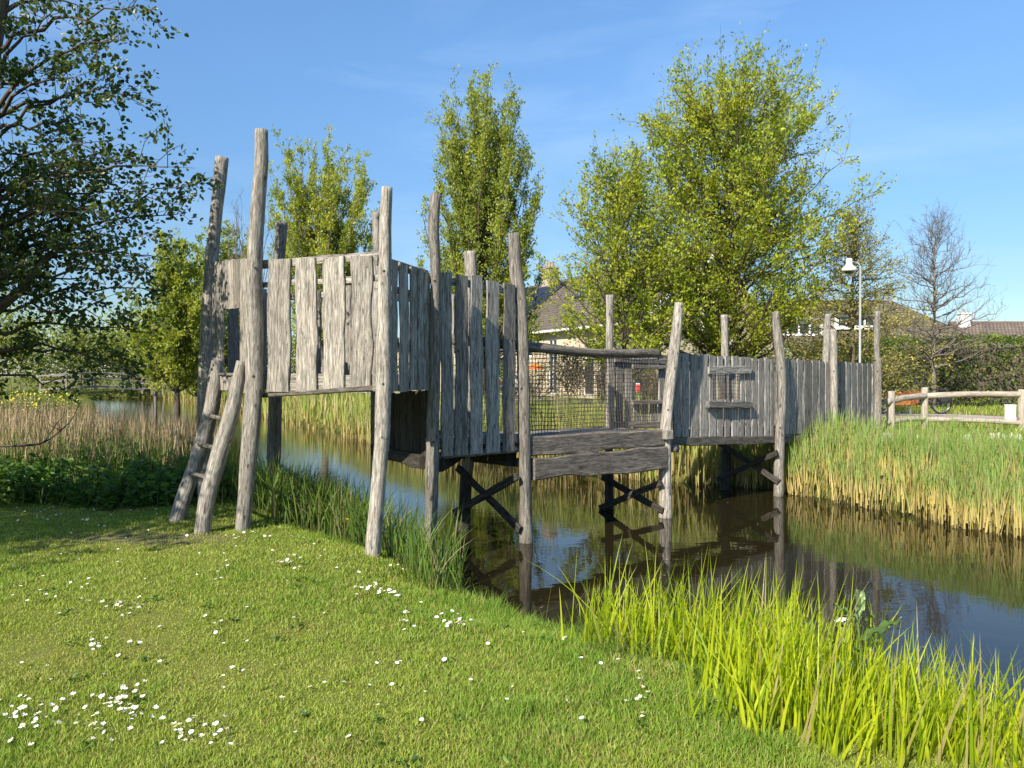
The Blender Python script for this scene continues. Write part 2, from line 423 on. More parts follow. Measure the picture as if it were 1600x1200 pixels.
M['chimneybrick'] = brick_mat('chimney_brick', (.36, .30, .22), (.3, .25, .18), (.3, .28, .24))
M['roof'] = brick_mat('brown_roof_tiles', (.155, .125, .098), (.125, .10, .08), (.05, .042, .034), .30, .32, .035)
M['roofmoss'] = brick_mat('mossy_roof_tiles', (.17, .145, .085), (.135, .12, .07), (.05, .045, .03), .30, .32, .035)
M['roofdark'] = brick_mat('grey_brown_roof_tiles', (.20, .155, .125), (.165, .125, .10), (.06, .05, .04), .30, .32, .035)

# ground: short turf, thinner and browner in places; mud on the pond bed
t = NT('turf'); pos = t.n('ShaderNodeNewGeometry').outputs['Position']; z = t.xyz(pos)[2]
n1 = t.noise(pos, .9, 5); n2 = t.noise(pos, 9, 4); n3 = t.noise(pos, 60, 3, .7)
c = t.ramp(n3, [(.3, (.07, .09, .018)), (.55, (.15, .18, .03)), (.75, (.24, .25, .05))])
c = t.mix(t.ramp(n1, [(.42, 0.0), (.68, .6)]), c, t.ramp(n3, [(.3, (.11, .095, .032)), (.7, (.28, .245, .09))]))
c = t.mix(t.ramp(n2, [(.5, 0.0), (.8, .35)]), c, (.09, .07, .035))
wet = t.ramp(t.math('ADD', t.math('ADD', z, t.math('MULTIPLY', n2, .12)), 1.0), [(.66, 1.0), (.84, 0.0)])
dd = t.n('ShaderNodeVectorMath', operation='DISTANCE'); dd.inputs[1].default_value = (-3.55 * .35, 7.5, 0); t.l(t.scale(pos, (.35, 1, 0)), dd.inputs[0])
worn = t.ramp(t.math('ADD', dd.outputs['Value'], t.math('MULTIPLY', n2, .25)), [(.30, 1.0), (.52, 0.0)])
c = t.mix(t.math('MULTIPLY', worn, .85), c, t.ramp(n3, [(.3, (.11, .095, .05)), (.7, (.22, .185, .10))]))
c = t.mix(wet, c, (.035, .026, .015))
M['turf'] = t.done(t.pbsdf(c, .95, t.bump(n3, .6, .02), .1))
# water: dark, peaty, slightly rippled
t = NT('pond_water'); pos = t.n('ShaderNodeNewGeometry').outputs['Position']; X = t.xyz(pos)
w1 = t.noise(t.scale(pos, (1.0, 2.2, 1)), 1.6, 3, .5); w2 = t.noise(t.scale(pos, (1, 2.6, 1)), 7, 2, .5); w3 = t.noise(pos, .35, 2)
mask = t.ramp(t.math('ADD', t.math('MULTIPLY', X[0], -.22), t.math('MULTIPLY', w3, .5)), [(.25, .10), (.75, 1.0)])
h = t.math('ADD', t.math('MULTIPLY', w1, .8), t.math('MULTIPLY', t.math('MULTIPLY', w2, mask), .55))
M['water'] = t.done(t.pbsdf((.016, .0135, .0055), .015, t.bump(h, .05, .05), .5, 0, 1.333))
t = NT('paved_road'); pos = t.n('ShaderNodeNewGeometry').outputs['Position']
c = t.mix(t.ramp(t.noise(pos, 1.2, 4), [(.3, 0.0), (.7, 1.0)]), (.36, .29, .255), (.44, .36, .32))
c = t.mix(t.ramp(t.noise(pos, 30, 3), [(.4, 0.0), (.8, .5)]), c, (.26, .22, .2))
M['road'] = t.done(t.pbsdf(c, .9, None, .2))
# ------------------------------------------------------------------ land, pond, sky, sun, camera
WATER = -.35
NEAR = np.array([(16, -14), (9, -4), (6, 1.0), (4, 2.8), (2.8, 3.75), (2.0, 4.4), (1.25, 4.95), (.67, 5.4), (.1, 5.75), (-.42, 6.6), (-.78, 7.5), (-1.5, 8.5),
                 (-2.5, 9.9), (-3.6, 11.5), (-5.2, 13.2), (-8, 15.7), (-11, 20), (-16.2, 30), (-26, 48), (-37, 68)], float)
FAR = np.array([(-33.5, 72), (-28, 64), (-19, 50), (-10.6, 35), (-7.2, 29), (-4.1, 23), (-2, 20), (.2, 17), (2, 15), (3.6, 14.1), (4.7, 13.1), (5.4, 11.9), (6.5, 9.5), (8.4, 5.5), (11, 0), (15, -6), (20, -14)], float)
POLY = np.concatenate([NEAR, FAR])
def _dist(p, pts, closed):
    a = pts if closed else pts[:-1]; b = np.roll(pts, -1, 0) if closed else pts[1:]
    best = np.full(len(p), 1e9)
    for q0, q1 in zip(a, b):
        d = q1 - q0; t = np.clip(((p - q0) @ d) / (d @ d), 0, 1)
        best = np.minimum(best, np.linalg.norm(p - (q0 + t[:, None] * d), axis=1))
    return best
def _inside(p):
    ins = np.zeros(len(p), bool); a = POLY; b = np.roll(POLY, -1, 0)
    for (x0, y0), (x1, y1) in zip(a, b):
        c = ((y0 > p[:, 1]) != (y1 > p[:, 1]))
        with np.errstate(divide='ignore', invalid='ignore'):
            xi = (x1 - x0) * (p[:, 1] - y0) / (y1 - y0 + 1e-12) + x0
        ins ^= c & (p[:, 0] < xi)
    return ins
def land(x, y):
    """(height, signed distance to the water's edge, distance to the near edge, distance to the far edge)"""
    x = np.asarray(x, float); y = np.asarray(y, float); p = np.column_stack([x.ravel(), y.ravel()])
    dn = _dist(p, NEAR, False) ; df = _dist(p, FAR, False)
    ins = _inside(p); d = np.minimum(dn, df); wig = .10 * vnoise(p[:, 0] * 1.3, p[:, 1] * 1.3, 3)
    sd = np.where(ins, -d, d) + wig
    wf = dn ** 3 / (dn ** 3 + df ** 3 + 1e-9)
    top = .45 * wf + .03 * (1 - wf) * vnoise(p[:, 0] * .5, p[:, 1] * .5, 9)
    run = 1.0 + 1.2 * wf
    out = WATER + (top - WATER) * (.72 * sm(0, 1, sd / run) + .28 * sm(-.25, .3, sd))
    z = np.where(sd > 0, out, WATER + (top - WATER) * .28 * sm(-.25, .3, sd) - .75 * sm(0, 1.1, -sd))
    return z.reshape(x.shape), sd.reshape(x.shape), dn.reshape(x.shape), df.reshape(x.shape)
def gz(x, y): return float(land(np.array([x]), np.array([y]))[0][0])

def graded(stops):
    o = []
    for (a, b, s) in stops: o.append(np.arange(a, b, s))
    return np.unique(np.concatenate(o + [[stops[-1][1]]]))
gx = graded([(-900, -200, 70), (-200, -60, 12), (-60, -14, 1.4), (-14, -7, .4), (-7, 8, .11), (8, 16, .4), (16, 60, 2.5), (60, 200, 14), (200, 900, 70)])
gy = graded([(-120, -20, 12), (-20, 1, 1.2), (1, 3, .3), (3, 17, .11), (17, 26, .35), (26, 90, 1.5), (90, 200, 12), (200, 1500, 100)])
GX, GY = np.meshgrid(gx, gy); GZ = land(GX, GY)[0]
mb = MB(); ny, nx = GX.shape
i = np.arange(ny - 1)[:, None] * nx + np.arange(nx - 1)[None]
mb.add(np.stack([GX, GY, GZ], -1).reshape(-1, 3), np.stack([i, i + 1, i + nx + 1, i + nx], -1).reshape(-1, 4))
tag(mb.build('ground', M['turf'], smooth=True), kind='structure')
mb = MB(); wx = graded([(-60, 24, 3)]); wy = graded([(-18, 90, 3)]); WX, WY = np.meshgrid(wx, wy); n_ = len(wx)
i = np.arange(len(wy) - 1)[:, None] * n_ + np.arange(n_ - 1)[None]
mb.add(np.stack([WX, WY, np.full(WX.shape, WATER)], -1).reshape(-1, 3), np.stack([i, i + 1, i + n_ + 1, i + n_], -1).reshape(-1, 4))
tag(mb.build('water', M['water']), kind='structure')
# paved road beyond the far bank
RD = np.array([(26, 2), (19.5, 12.6), (13.2, 22.3), (2.5, 38.5), (-8, 55), (-30, 90)], float)
c = resample(np.column_stack([RD, np.zeros(len(RD))]), .8)[:, :2]; tg = np.gradient(c, axis=0); tg /= np.linalg.norm(tg, axis=1)[:, None]; nr = np.column_stack([-tg[:, 1], tg[:, 0]])
mb = MB(); cols = np.linspace(-2.0, 2.0, 9); V = c[:, None] + nr[:, None] * cols[None, :, None]
Z = land(V[..., 0], V[..., 1])[0] + .03; V = np.concatenate([V, Z[..., None]], -1); k = len(cols)
i = np.arange(len(c) - 1)[:, None] * k + np.arange(k - 1)[None]
mb.add(V.reshape(-1, 3), np.stack([i, i + k, i + k + 1, i + 1], -1).reshape(-1, 4)[:, ::-1])
tag(mb.build('road', M['road'], smooth=True), kind='structure')

SUN_EL = rad(35); SUN_DIR = np.array([-.555, -.83]); SUN_DIR /= np.linalg.norm(SUN_DIR)   # towards the sun
w = bpy.data.worlds.new('World'); SC.world = w; w.use_nodes = True; nt = w.node_tree; nt.nodes.clear()
out = nt.nodes.new('ShaderNodeOutputWorld'); bg = nt.nodes.new('ShaderNodeBackground'); sky = nt.nodes.new('ShaderNodeTexSky')
sky.sky_type = 'NISHITA'; sky.sun_disc = False; sky.sun_elevation = SUN_EL
sky.sun_rotation = math.atan2(SUN_DIR[0], SUN_DIR[1]); sky.air_density = 1.0; sky.dust_density = .15; sky.ozone_density = 2.6; sky.altitude = 0
tc = nt.nodes.new('ShaderNodeTexCoord'); mp = nt.nodes.new('ShaderNodeMapping'); mp.inputs['Scale'].default_value = (1.2, 1.2, 5.0)
mp.inputs['Rotation'].default_value = (0.05, .16, 0)
nz = nt.nodes.new('ShaderNodeTexNoise'); nz.inputs['Scale'].default_value = 2.2; nz.inputs['Detail'].default_value = 6; nz.inputs['Roughness'].default_value = .55; nz.inputs['Distortion'].default_value = .5
rp = nt.nodes.new('ShaderNodeValToRGB'); rp.color_ramp.elements[0].position = .45; rp.color_ramp.elements[0].color = (0, 0, 0, 1)
rp.color_ramp.elements[1].position = .85; rp.color_ramp.elements[1].color = (.42, .42, .42, 1)
mx = nt.nodes.new('ShaderNodeMix'); mx.data_type = 'RGBA'; mx.inputs[7].default_value = (3.4, 4.2, 5.2, 1)
hs = nt.nodes.new('ShaderNodeHueSaturation'); hs.inputs['Saturation'].default_value = 1.14; hs.inputs['Value'].default_value = .76
L = nt.links.new
L(tc.outputs['Generated'], mp.inputs[0]); L(mp.outputs[0], nz.inputs['Vector']); L(nz.outputs['Fac'], rp.inputs[0]); L(rp.outputs[0], mx.inputs[0])
sx = nt.nodes.new('ShaderNodeSeparateXYZ'); L(tc.outputs['Generated'], sx.inputs[0])     # a clear sky that pales little towards the horizon
el = nt.nodes.new('ShaderNodeValToRGB'); el.color_ramp.interpolation = 'EASE'; e_ = el.color_ramp.elements; e_[0].position = 0; e_[0].color = (.46, .49, .52, 1); e_[1].position = .5; e_[1].color = (1, 1, 1, 1); L(sx.outputs[2], el.inputs[0])
ml = nt.nodes.new('ShaderNodeMix'); ml.data_type = 'RGBA'; ml.blend_type = 'MULTIPLY'; ml.inputs[0].default_value = 1; L(sky.outputs[0], ml.inputs[6]); L(el.outputs[0], ml.inputs[7])
L(ml.outputs[2], mx.inputs[6]); L(mx.outputs[2], hs.inputs['Color']); L(hs.outputs[0], bg.inputs[0]); bg.inputs[1].default_value = .135; L(bg.outputs[0], out.inputs[0])
sl = bpy.data.lights.new('sun', 'SUN'); sl.energy = 4.2; sl.angle = rad(.53); sl.color = (1.0, .91, .78)
so = bpy.data.objects.new('sun', sl); COL.objects.link(so)
from mathutils import Vector
so.rotation_euler = Vector((SUN_DIR[0] * math.cos(SUN_EL), SUN_DIR[1] * math.cos(SUN_EL), math.sin(SUN_EL))).to_track_quat('Z', 'Y').to_euler(); so.location = (-20, -20, 30)
cam = bpy.data.cameras.new('camera'); cam.sensor_width = 36; cam.lens = 36 * F / 1600; cam.clip_end = 3000; cam.clip_start = .05
co = bpy.data.objects.new('camera', cam); COL.objects.link(co); co.location = (0, 0, CAMZ); co.rotation_euler = (rad(90) - PITCH, 0, 0); SC.camera = co
SC.view_settings.view_transform = 'Standard'; SC.view_settings.look = 'None'; SC.view_settings.gamma = 1; SC.view_settings.exposure = 1.15
SC.cycles.max_bounces = 7; SC.cycles.transparent_max_bounces = 4
# ------------------------------------------------------------------ the wooden play bridge (one thing)
PB = empty('wooden_play_bridge', (-2.0, 8.6, 0), 'weathered wooden play tower and plank bridge on crooked poles over the pond', 'play bridge')
def post(pix, D, foot, seed, lumps=.075, mat='wood', tint=None):
    """pix: (x, y, width px) measured down the pole; foot: z where it ends below ground"""
    pts = [P(x, y, D) for x, y, w in pix]; rs = [w * D / F / 2 for x, y, w in pix]
    last = pts[-1] + (pts[-1] - pts[-2]) / (pts[-2][2] - pts[-1][2]) * max(.05, pts[-1][2] - foot)
    pts.append(np.array([last[0], last[1], foot])); rs.append(rs[-1] * 1.03)
    mb = MB(); log(mb, pts, rs, 18, lumps, seed, tint, .045)
    return mb.build('post', M[mat], PB, smooth=True)
POSTS = dict(
 A=([(409, 203, 19), (408, 260, 20), (401, 350, 23), (397, 440, 24), (398, 530, 27), (397, 610, 26), (391, 690, 25), (384, 770, 23), (379, 832, 24)], 7.95, -.4),
 B=([(604, 293, 18), (602, 360, 19), (601, 450, 22), (600, 560, 25), (597, 670, 25), (589, 780, 23), (582, 866, 24)], 7.2, -.6),
 C=([(347, 246, 19), (338, 330, 19), (329, 430, 20), (323, 540, 21), (320, 660, 22), (321, 790, 23)], 9.4, -.4),
 D=([(681, 303, 15), (677, 355, 17), (680, 420, 17), (679, 560, 19), (676, 700, 20), (674, 790, 18), (672, 880, 18)], 8.0, -1.0),
 E=([(441, 347, 17), (437, 400, 17), (433, 500, 18), (430, 620, 20), (428, 700, 21), (424, 795, 22)], 10.3, -.6),
 Fp=([(587, 332, 12), (590, 400, 13), (588, 500, 13), (586, 620, 14), (586, 740, 14)], 9.6, -1.0),
 G=([(735, 393, 19), (736, 450, 19), (735, 560, 19), (733, 690, 19), (728, 760, 19), (725, 835, 20)], 9.7, -1.1),
 H=([(803, 365, 19), (806, 420, 20), (812, 470, 20), (816, 540, 19), (818, 620, 19), (820, 720, 20), (822, 848, 21)], 9.0, -1.1),
 I=([(1061, 473, 13), (1057, 520, 16), (1050, 580, 18), (1043, 640, 18), (1039, 700, 18), (1039, 760, 19), (1040, 808, 21)], 10.6, -1.1),
 Mp=([(953, 461, 12), (952, 550, 12), (952, 700, 13), (952, 795, 14)], 11.3, -1.1),
 J=([(1212, 487, 11), (1216, 530, 14), (1221, 570, 13), (1222, 620, 13), (1218, 690, 14), (1217, 776, 16)], 12.5, -1.1),
 N=([(1132, 492, 12), (1133, 560, 12), (1134, 765, 16)], 13.2, -1.1),
 K=([(1302, 515, 10), (1303, 600, 11), (1304, 730, 11)], 14.0, -.9),
 O=([(1294, 491, 10), (1291, 560, 11), (1290, 680, 11)], 14.8, -.6),
 L=([(1371, 486, 9), (1370, 555, 9), (1372, 572, 11), (1371, 664, 11)], 15.8, 0))
XY = {}
for k, (pix, D, foot) in POSTS.items():
    mid = pix[len(pix) // 2 + (1 if len(pix) > 4 else 0)]; XY[k] = np.array([px_x(mid[0], D), D])
    o = post(pix, D, foot, hash(k) % 1 + sum(map(ord, k)) * 7, .11 if k in 'BDHIJ' else .08, 'pile' if k in ('G', 'Mp', 'N') else 'wood')
    if k == 'A': o['label'] = 'tallest crooked pole at the front corner of the tower'

def onwall(x, p, q):
    u = (x - 800) / F; d = q - p                       # p.x + s d.x = u (p.y + s d.y)
    s = (u * p[1] - p[0]) / (d[0] - u * d[1])
    return p + s * d
def zat(y, D): return P(800, y, D)[2]
V3 = lambda p, z: np.array([p[0], p[1], z])
SEED = [100]
def planks(name, p, q, spec, th=.028, off=0.0, mat='plank', wav=.010, rails=(), railmat='plank', label=None, tilt=0.0):
    """spec: (px left, px right, z bottom, z top) of each board on the line p-q; rails: (z at p, z at q, height, thickness, offset)"""
    d = unit(q - p); n = np.array([d[1], -d[0]]); mb = MB()
    for (a, b, z0, z1) in spec:
        SEED[0] += 1
        pa, pb = onwall(a, p, q), onwall(b, p, q); c = (pa + pb) / 2 + n * (off + .007 * (np.random.default_rng(SEED[0] * 3).random() - .5)); w = abs(np.dot(pb - pa, d))
        board(mb, V3(c, z0), V3(c + d * tilt * (np.random.default_rng(SEED[0]).random() - .5), z1), V3(d, 0), w, th, SEED[0], wav)
    o = mb.build(name, M[mat], PB)
    if label: o['label'] = label
    if rails:
        for (za, zb, h, t_, of) in rails:
            rb = MB(); SEED[0] += 1
            board(rb, V3(p + n * of, za), V3(q + n * of, zb), (0, 0, 1), h, t_, SEED[0], .008)
            rb.build('rail', M[railmat], o)
    return o
def inset(p, q, m=.12):
    """shift the line p-q inward (towards the back-left of the walker) by m"""
    d = unit(q - p); n = np.array([d[1], -d[0]]); return p - n * m, q - n * m
# --- tower front wall A-B: four wide wavy boards
p, q = inset(XY['A'], XY['B'], .11)
sp = [(410, 421, 1.46, 2.76), (420.5, 455, 1.44, 2.80), (466, 498, 1.445, 2.79), (508, 541, 1.44, 2.77), (551, 583, 1.44, 2.76)]
planks('plank_wall', p, q, sp[1:], .03, .02, 'wood', .020, [(2.77, 2.755, .085, .035, -.015), (2.56, 2.54, .06, .03, -.015), (1.545, 1.53, .17, .06, -.03)], 'wood', tilt=.03)
# --- wall C-A with the entrance hole
p, q = inset(XY['C'], XY['A'], .06)
zc = lambda x: 2.97 - .12 * (x - 335) / 60
sp = [(336.5, 342.5, 1.46, zc(339)), (343.5, 351.5, 1.62, zc(347)), (352, 361, 2.37, zc(356)), (361.6, 369.5, 2.36, zc(365)), (370, 379, 2.35, zc(374)), (379.5, 387, 1.42, zc(383)), (387.6, 394, 1.42, zc(391))]
planks('plank_wall', p, q, sp, .03, .02, 'wood', .008, [(2.78, 2.70, .08, .035, -.015), (2.47, 2.42, .07, .035, -.015), (1.52, 1.50, .17, .05, -.03)], 'wood')
mb = MB(); a, b = onwall(352, p, q), onwall(380, p, q); board(mb, V3(a, 1.625), V3(b, 1.625), (0.6, .4, 0), .16, .03, 5); mb.build('door_sill', M['wood'], PB)
mb = MB()
for k, x in enumerate((354, 361.5, 368.8, 376)):
    a, b = onwall(x - 3.4, p, q), onwall(x + 3.4, p, q); c = (a + b) / 2; d = unit(q - p); board(mb, V3(c + .05 * np.array([d[1], -d[0]]), 1.44), V3(c + .05 * np.array([d[1], -d[0]]), 1.60), V3(d, 0), np.linalg.norm(b - a), .025, 40 + k, .004)
mb.build('fascia_board', M['wood'], PB)
# --- wall B-D
p, q = inset(XY['B'], XY['D'], .05)
sp = [(607, 617.5, 1.46, 2.72), (622, 635, 1.45, 2.71), (638, 647.5, 1.46, 2.70), (649.5, 658, 1.46, 2.69), (660, 668.5, 1.46, 2.68)]
planks('plank_wall', p, q, sp, .028, .02, 'plank', .010, [(2.70, 2.66, .09, .04, -.02), (2.46, 2.42, .07, .04, -.02), (1.93, 1.93, .09, .05, -.02), (1.54, 1.54, .16, .05, -.03)])
# --- lower platform front wall D-H
p, q = inset(XY['D'], XY['H'], .03)
sp = [(688, 706, .755, 2.70), (709, 728.5, .75, 2.69), (733, 752, .745, 2.71), (758, 777.5, .74, 2.67), (784, 802, .735, 2.66)]
planks('plank_wall', p, q, sp, .03, .02, 'plank', .014, [(2.62, 2.60, .085, .04, -.02), (.90, .88, .10, .07, -.05), (.76, .75, .08, .06, -.05)], tilt=.06)
# --- walls at the back of the tower, seen through the gaps
def even(p, q, n, z0, z1, gap=.03, jit=.05, seed=0):
    r = np.random.default_rng(seed); L = np.linalg.norm(q - p); d = (q - p) / L; o = []
    w = L / n
    for k in range(n): o.append((p + d * (w * (k + .5)), w - gap - .03 * r.random(), z0 + r.random() * .02, z1 - r.random() * jit))
    return d, o
def back_wall(p, q, n, z0, z1, gap, rails, seed, mat='wood'):
    d, o = even(p, q, n, z0, z1, gap, .05, seed); mb = MB(); nn = np.array([d[1], -d[0]])
    for k, (c, w, a, b) in enumerate(o): board(mb, V3(c, a), V3(c, b), V3(d, 0), w, .028, seed * 31 + k, .012)
    ob = mb.build('plank_wall', M[mat], PB)
    for (z, h, of) in rails:
        rb = MB(); board(rb, V3(p + nn * of, z), V3(q + nn * of, z), (0, 0, 1), h, .04, seed * 17 + int(z * 10), .006); rb.build('rail', M['wood'], ob)
Ei, Ci, Fi = XY['E'], XY['C'], XY['Fp']
back_wall(Ci + [.05, .06], Ei - [.05, .06], 4, 1.46, 2.78, .045, [(2.68, .08, -.04), (1.54, .12, -.04)], 61, 'plank')
back_wall(Ei + [.08, -.02], Fi - [.06, -.02], 6, 1.46, 2.76, .085, [(2.66, .08, -.045), (1.54, .14, -.045)], 62)
back_wall(Fi + [.10, .01], XY['G'] - [.10, 0], 5, .76, 2.66, .085, [(2.58, .08, -.045), (.86, .12, -.045)], 63)
# riser boards between upper and lower floor (D-F), platform shade painted into their colour
back_wall(XY['D'] + [-.06, .10], Fi + [.05, -.08], 8, .70, 1.45, .012, [(.72, .10, .05)], 64, 'shadewood')
# floors
def floor_slab(name, pts, z, th, mat):
    c = np.mean(pts, axis=0); pts = [c + (p_ - c) * .86 for p_ in pts]; mb = MB()
    d0 = unit(pts[1] - pts[0]); n0 = np.array([-d0[1], d0[0]]); s = [(np.dot(p_ - c, d0), np.dot(p_ - c, n0)) for p_ in pts]
    vmin = min(v for u, v in s); vmax = max(v for u, v in s); k = 0
    v = vmin + .07
    while v < vmax - .02:                        # floor boards clipped to the outline
        xs = []
        for (u0, v0), (u1, v1) in zip(s, s[1:] + s[:1]):
            if (v0 - v) * (v1 - v) < 0: xs.append(u0 + (u1 - u0) * (v - v0) / (v1 - v0))
        if len(xs) >= 2:
            a = c + d0 * min(xs) + n0 * v; b = c + d0 * max(xs) + n0 * v
            if np.linalg.norm(b - a) > .1: board(mb, V3(a, z), V3(b, z), V3(n0, 0), .125, th, 900 + k, .003)
        v += .137; k += 1
    return mb.build(name, M[mat], PB)
floor_slab('platform_floor', [XY['A'], XY['B'], XY['D'], XY['Fp'], XY['E'], XY['C']], 1.51, .04, 'plank')
floor_slab('platform_floor', [XY['D'], XY['H'], XY['G'], XY['Fp']], .835, .04, 'plank')
def beam(a, b, h, w, mat, seed, name='beam', wav=.012, parent=None):
    mb = MB(); board(mb, a, b, (0, 0, 1), h, w, seed, wav, .01); return mb.build(name, M[mat], parent or PB)
H_, I_, J_, K_, L_, G_, M_, N_, O_ = (XY[k] for k in ('H', 'I', 'J', 'K', 'L', 'G', 'Mp', 'N', 'O'))
beam(V3(XY['D'] + [-.1, .1], .69), V3(Fi + [.0, -.05], .69), .14, .1, 'shadewood', 301)
beam(V3(XY['D'] + [.05, .15], .66), V3(G_ + [-.05, -.05], .66), .16, .1, 'shadewood', 302)
beam(V3(H_ + [-.14, .16], .64), V3(G_ + [.12, -.02], .64), .20, .16, 'shadewood', 303)
beam(V3(XY['A'] + [.05, .14], 1.40), V3(XY['B'] + [-.05, .14], 1.49), .05, .1, 'darkwood', 304, wav=.002)
# --- bridge deck
hw = unit(I_ - H_); hn = np.array([hw[1], -hw[0]])
def deck(a, b, a2, b2, z0, z1, seed):
    mb = MB(); n = int(np.linalg.norm(b - a) / .14)
    for k in range(n):
        t = (k + .5) / n; s = a + (b - a) * t; e = a2 + (b2 - a2) * t; z = z0 + (z1 - z0) * t
        board(mb, V3(s, z), V3(e, z), V3(unit(b - a), 0), np.linalg.norm(b - a) / n - .008, .035, seed + k, .003)
    mb.build('bridge_deck', M['plank'], PB)
fi = lambda p: p + hn * -.10                     # just behind the front posts
bi = lambda p: p + hn * .10
deck(fi(H_), fi(I_), bi(G_), bi(M_), .855, .835, 400)
deck(fi(I_), fi(J_), bi(M_), bi(N_), .80, .68, 440)
deck(fi(J_), fi(K_), bi(N_), bi(O_), .68, .58, 480)
deck(fi(K_), fi(L_), bi(O_), O_ + (L_ - K_) + [-.1, .1], .58, .50, 520)
# big rough timbers on the near side of the first bay
def timber(mb, a, b, top, bot, th, seed):
    """thick slab with wavering upper and lower edges; top/bot are (z at a, z at b)"""
    n = 26; t = np.linspace(0, 1, n + 1); d = unit(b - a); nn = np.array([d[1], -d[0]]); L = np.linalg.norm(b - a)
    zt = top[0] + (top[1] - top[0]) * t + .014 * wob(t * L, seed, 3.2); zb = bot[0] + (bot[1] - bot[0]) * t + .026 * wob(t * L, seed + 1, 2.6)
    ch = .014; h = th / 2; V = []; G = []
    for (o_, e, up) in ((-h, ch, 1), (-h + ch, 0, 1), (h - ch, 0, 1), (h, ch, 1), (h, -ch, 0), (h - ch, 0, 0), (-h + ch, 0, 0), (-h, -ch, 0)):
        z = (zt if up else zb) - e; xy = a + (b - a) * t[:, None] + nn * o_
        V.append(np.column_stack([xy, z])); G.append(np.column_stack([z, np.full(n + 1, o_), t * L]))
    V = np.stack(V, 1); G = np.stack(G, 1) + seed
    i = np.arange(n)[:, None] * 8; j = np.arange(8)[None]; j2 = (j + 1) % 8
    Q = np.stack([i + j, i + j2, i + 8 + j2, i + 8 + j], -1).reshape(-1, 4); e = n * 8
    T = [[0, 2, 1], [0, 3, 2], [0, 4, 3], [0, 7, 4], [7, 5, 4], [7, 6, 5]]; T = T + [[e + x for x in f[::-1]] for f in T]
    mb.add(V.reshape(-1, 3), Q, T, G.reshape(-1, 3), np.array([.5, 0, .5]))
a, b = H_ + hn * .0 + hw * .07, I_ + hn * .0 - hw * .06
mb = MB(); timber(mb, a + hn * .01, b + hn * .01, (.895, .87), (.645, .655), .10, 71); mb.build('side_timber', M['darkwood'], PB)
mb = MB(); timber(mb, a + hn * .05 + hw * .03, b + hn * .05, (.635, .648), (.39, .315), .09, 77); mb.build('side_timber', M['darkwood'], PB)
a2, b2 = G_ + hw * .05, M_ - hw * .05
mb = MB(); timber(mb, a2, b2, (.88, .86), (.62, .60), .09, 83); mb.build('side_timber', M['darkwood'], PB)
# edge beams of the other bays
for (s, e, z0, z1, sd) in ((I_, J_, .69, .565, 311), (M_, N_, .69, .58, 312), (J_, K_, .565, .47, 313), (K_, L_, .49, .43, 314)):
    beam(V3(s - hn * .09, z0), V3(e - hn * .09, z1), .13, .09, 'darkwood', sd)
beam(V3(K_ + hn * .04, .52), V3(L_ + hn * .04, .54), .05, .06, 'fencewood', 318)
# cross-joists: bearers under the posts, with a protruding round end beside the I post
for (s, e, z, sd, ex) in ((H_, G_, .56, 321, -.06), (I_, M_, .60, 322, .1), (J_, N_, .52, 323, -.02)):
    mb = MB(); d = unit(e - s); c0 = s + hw * .14
    log(mb, [V3(c0 - d * ex, z), V3(e + hw * .14 + d * .1, z)], [.055, .055], 12, .04, sd, .4); mb.build('bearer', M['log'], PB, smooth=True)
mb = MB(); box(mb, V3(I_ + hn * .10 - hw * .06, .80), (.13, .10, .13), .6, 0, None, .012); mb.build('wood_block', M['wood'], PB)
# cross braces, each frame of two
def brace_pair(pa, za0, za1, pb, zb0, zb1, seed, of=.09):
    mb = MB(); d = unit(pb - pa); n = np.array([d[1], -d[0]])
    if n[1] > 0: n = -n
    for k, (z0, z1, o_) in enumerate(((za0, zb0, of), (za1, zb1, of + .05))):
        m1 = MB(); board(m1, V3(pa + n * o_ - d * .06, z0), V3(pb + n * o_ + d * .04, z1), (0, 0, 1), .085, .045, seed + k, .006); m1.build('brace', M['shadewood'], PB)
brace_pair(G_, zat(730, 9.7), zat(806, 9.7) + .05, H_, zat(832, 9.0) + .05, zat(742, 9.0), 330)
brace_pair(M_, zat(745, 11.3), zat(796, 11.3) + .03, I_, zat(800, 10.6) + .03, zat(752, 10.6), 334)
brace_pair(N_, zat(692, 13.2), zat(748, 13.2), J_, zat(752, 12.5), zat(706, 12.5), 338)
# --- log hand rail and wire netting of the first bay
mb = MB(); pr = [H_ - hw * .9 - hn * .16, H_ - hn * .10, (H_ + I_) / 2 - hn * .09, I_ - hn * .12]
log(mb, [V3(pr[0], 2.01), V3(pr[1], 1.965), V3(pr[2], 1.90), V3(pr[3], 1.92)], [.055, .062, .056, .058], 14, .09, 55, .45); mb.build('log_rail', M['log'], PB, smooth=True)
mb = MB(); log(mb, [V3(G_ + hw * .02, 1.93), V3((G_ + M_) / 2, 1.95), V3(M_, 1.91)], [.03, .03, .03], 10, .08, 56, .5); mb.build('log_rail', M['log'], PB, smooth=True)
def netting(p, q, z0, z1, step=.052, r=.0030, seed=0):
    mb = MB(); L = np.linalg.norm(q - p); d = (q - p) / L; n = np.array([d[1], -d[0]])
    f = lambda u, z: V3(p + d * (u + .012 * math.sin(z * 9 + seed + u * 3)) + n * (.022 * math.sin(u * 3.1 + z * 2.3 + seed)), z + .010 * math.sin(u * 7 + seed * 2 + z * 4))
    for u in np.arange(.02, L, step): tube(mb, [f(u, z) for z in np.linspace(z0, z1, 7)], r, 4, None, 0, False)
    for z in np.arange(z0 + .02, z1, step): tube(mb, [f(u, z) for u in np.linspace(0, L, 16)], r, 4, None, 0, False)
    mb.build('wire_netting', M['wire'], PB)
netting(H_ - hn * .10 + hw * .06, I_ - hn * .10 - hw * .05, .87, 1.92, .052, .0036, 1)
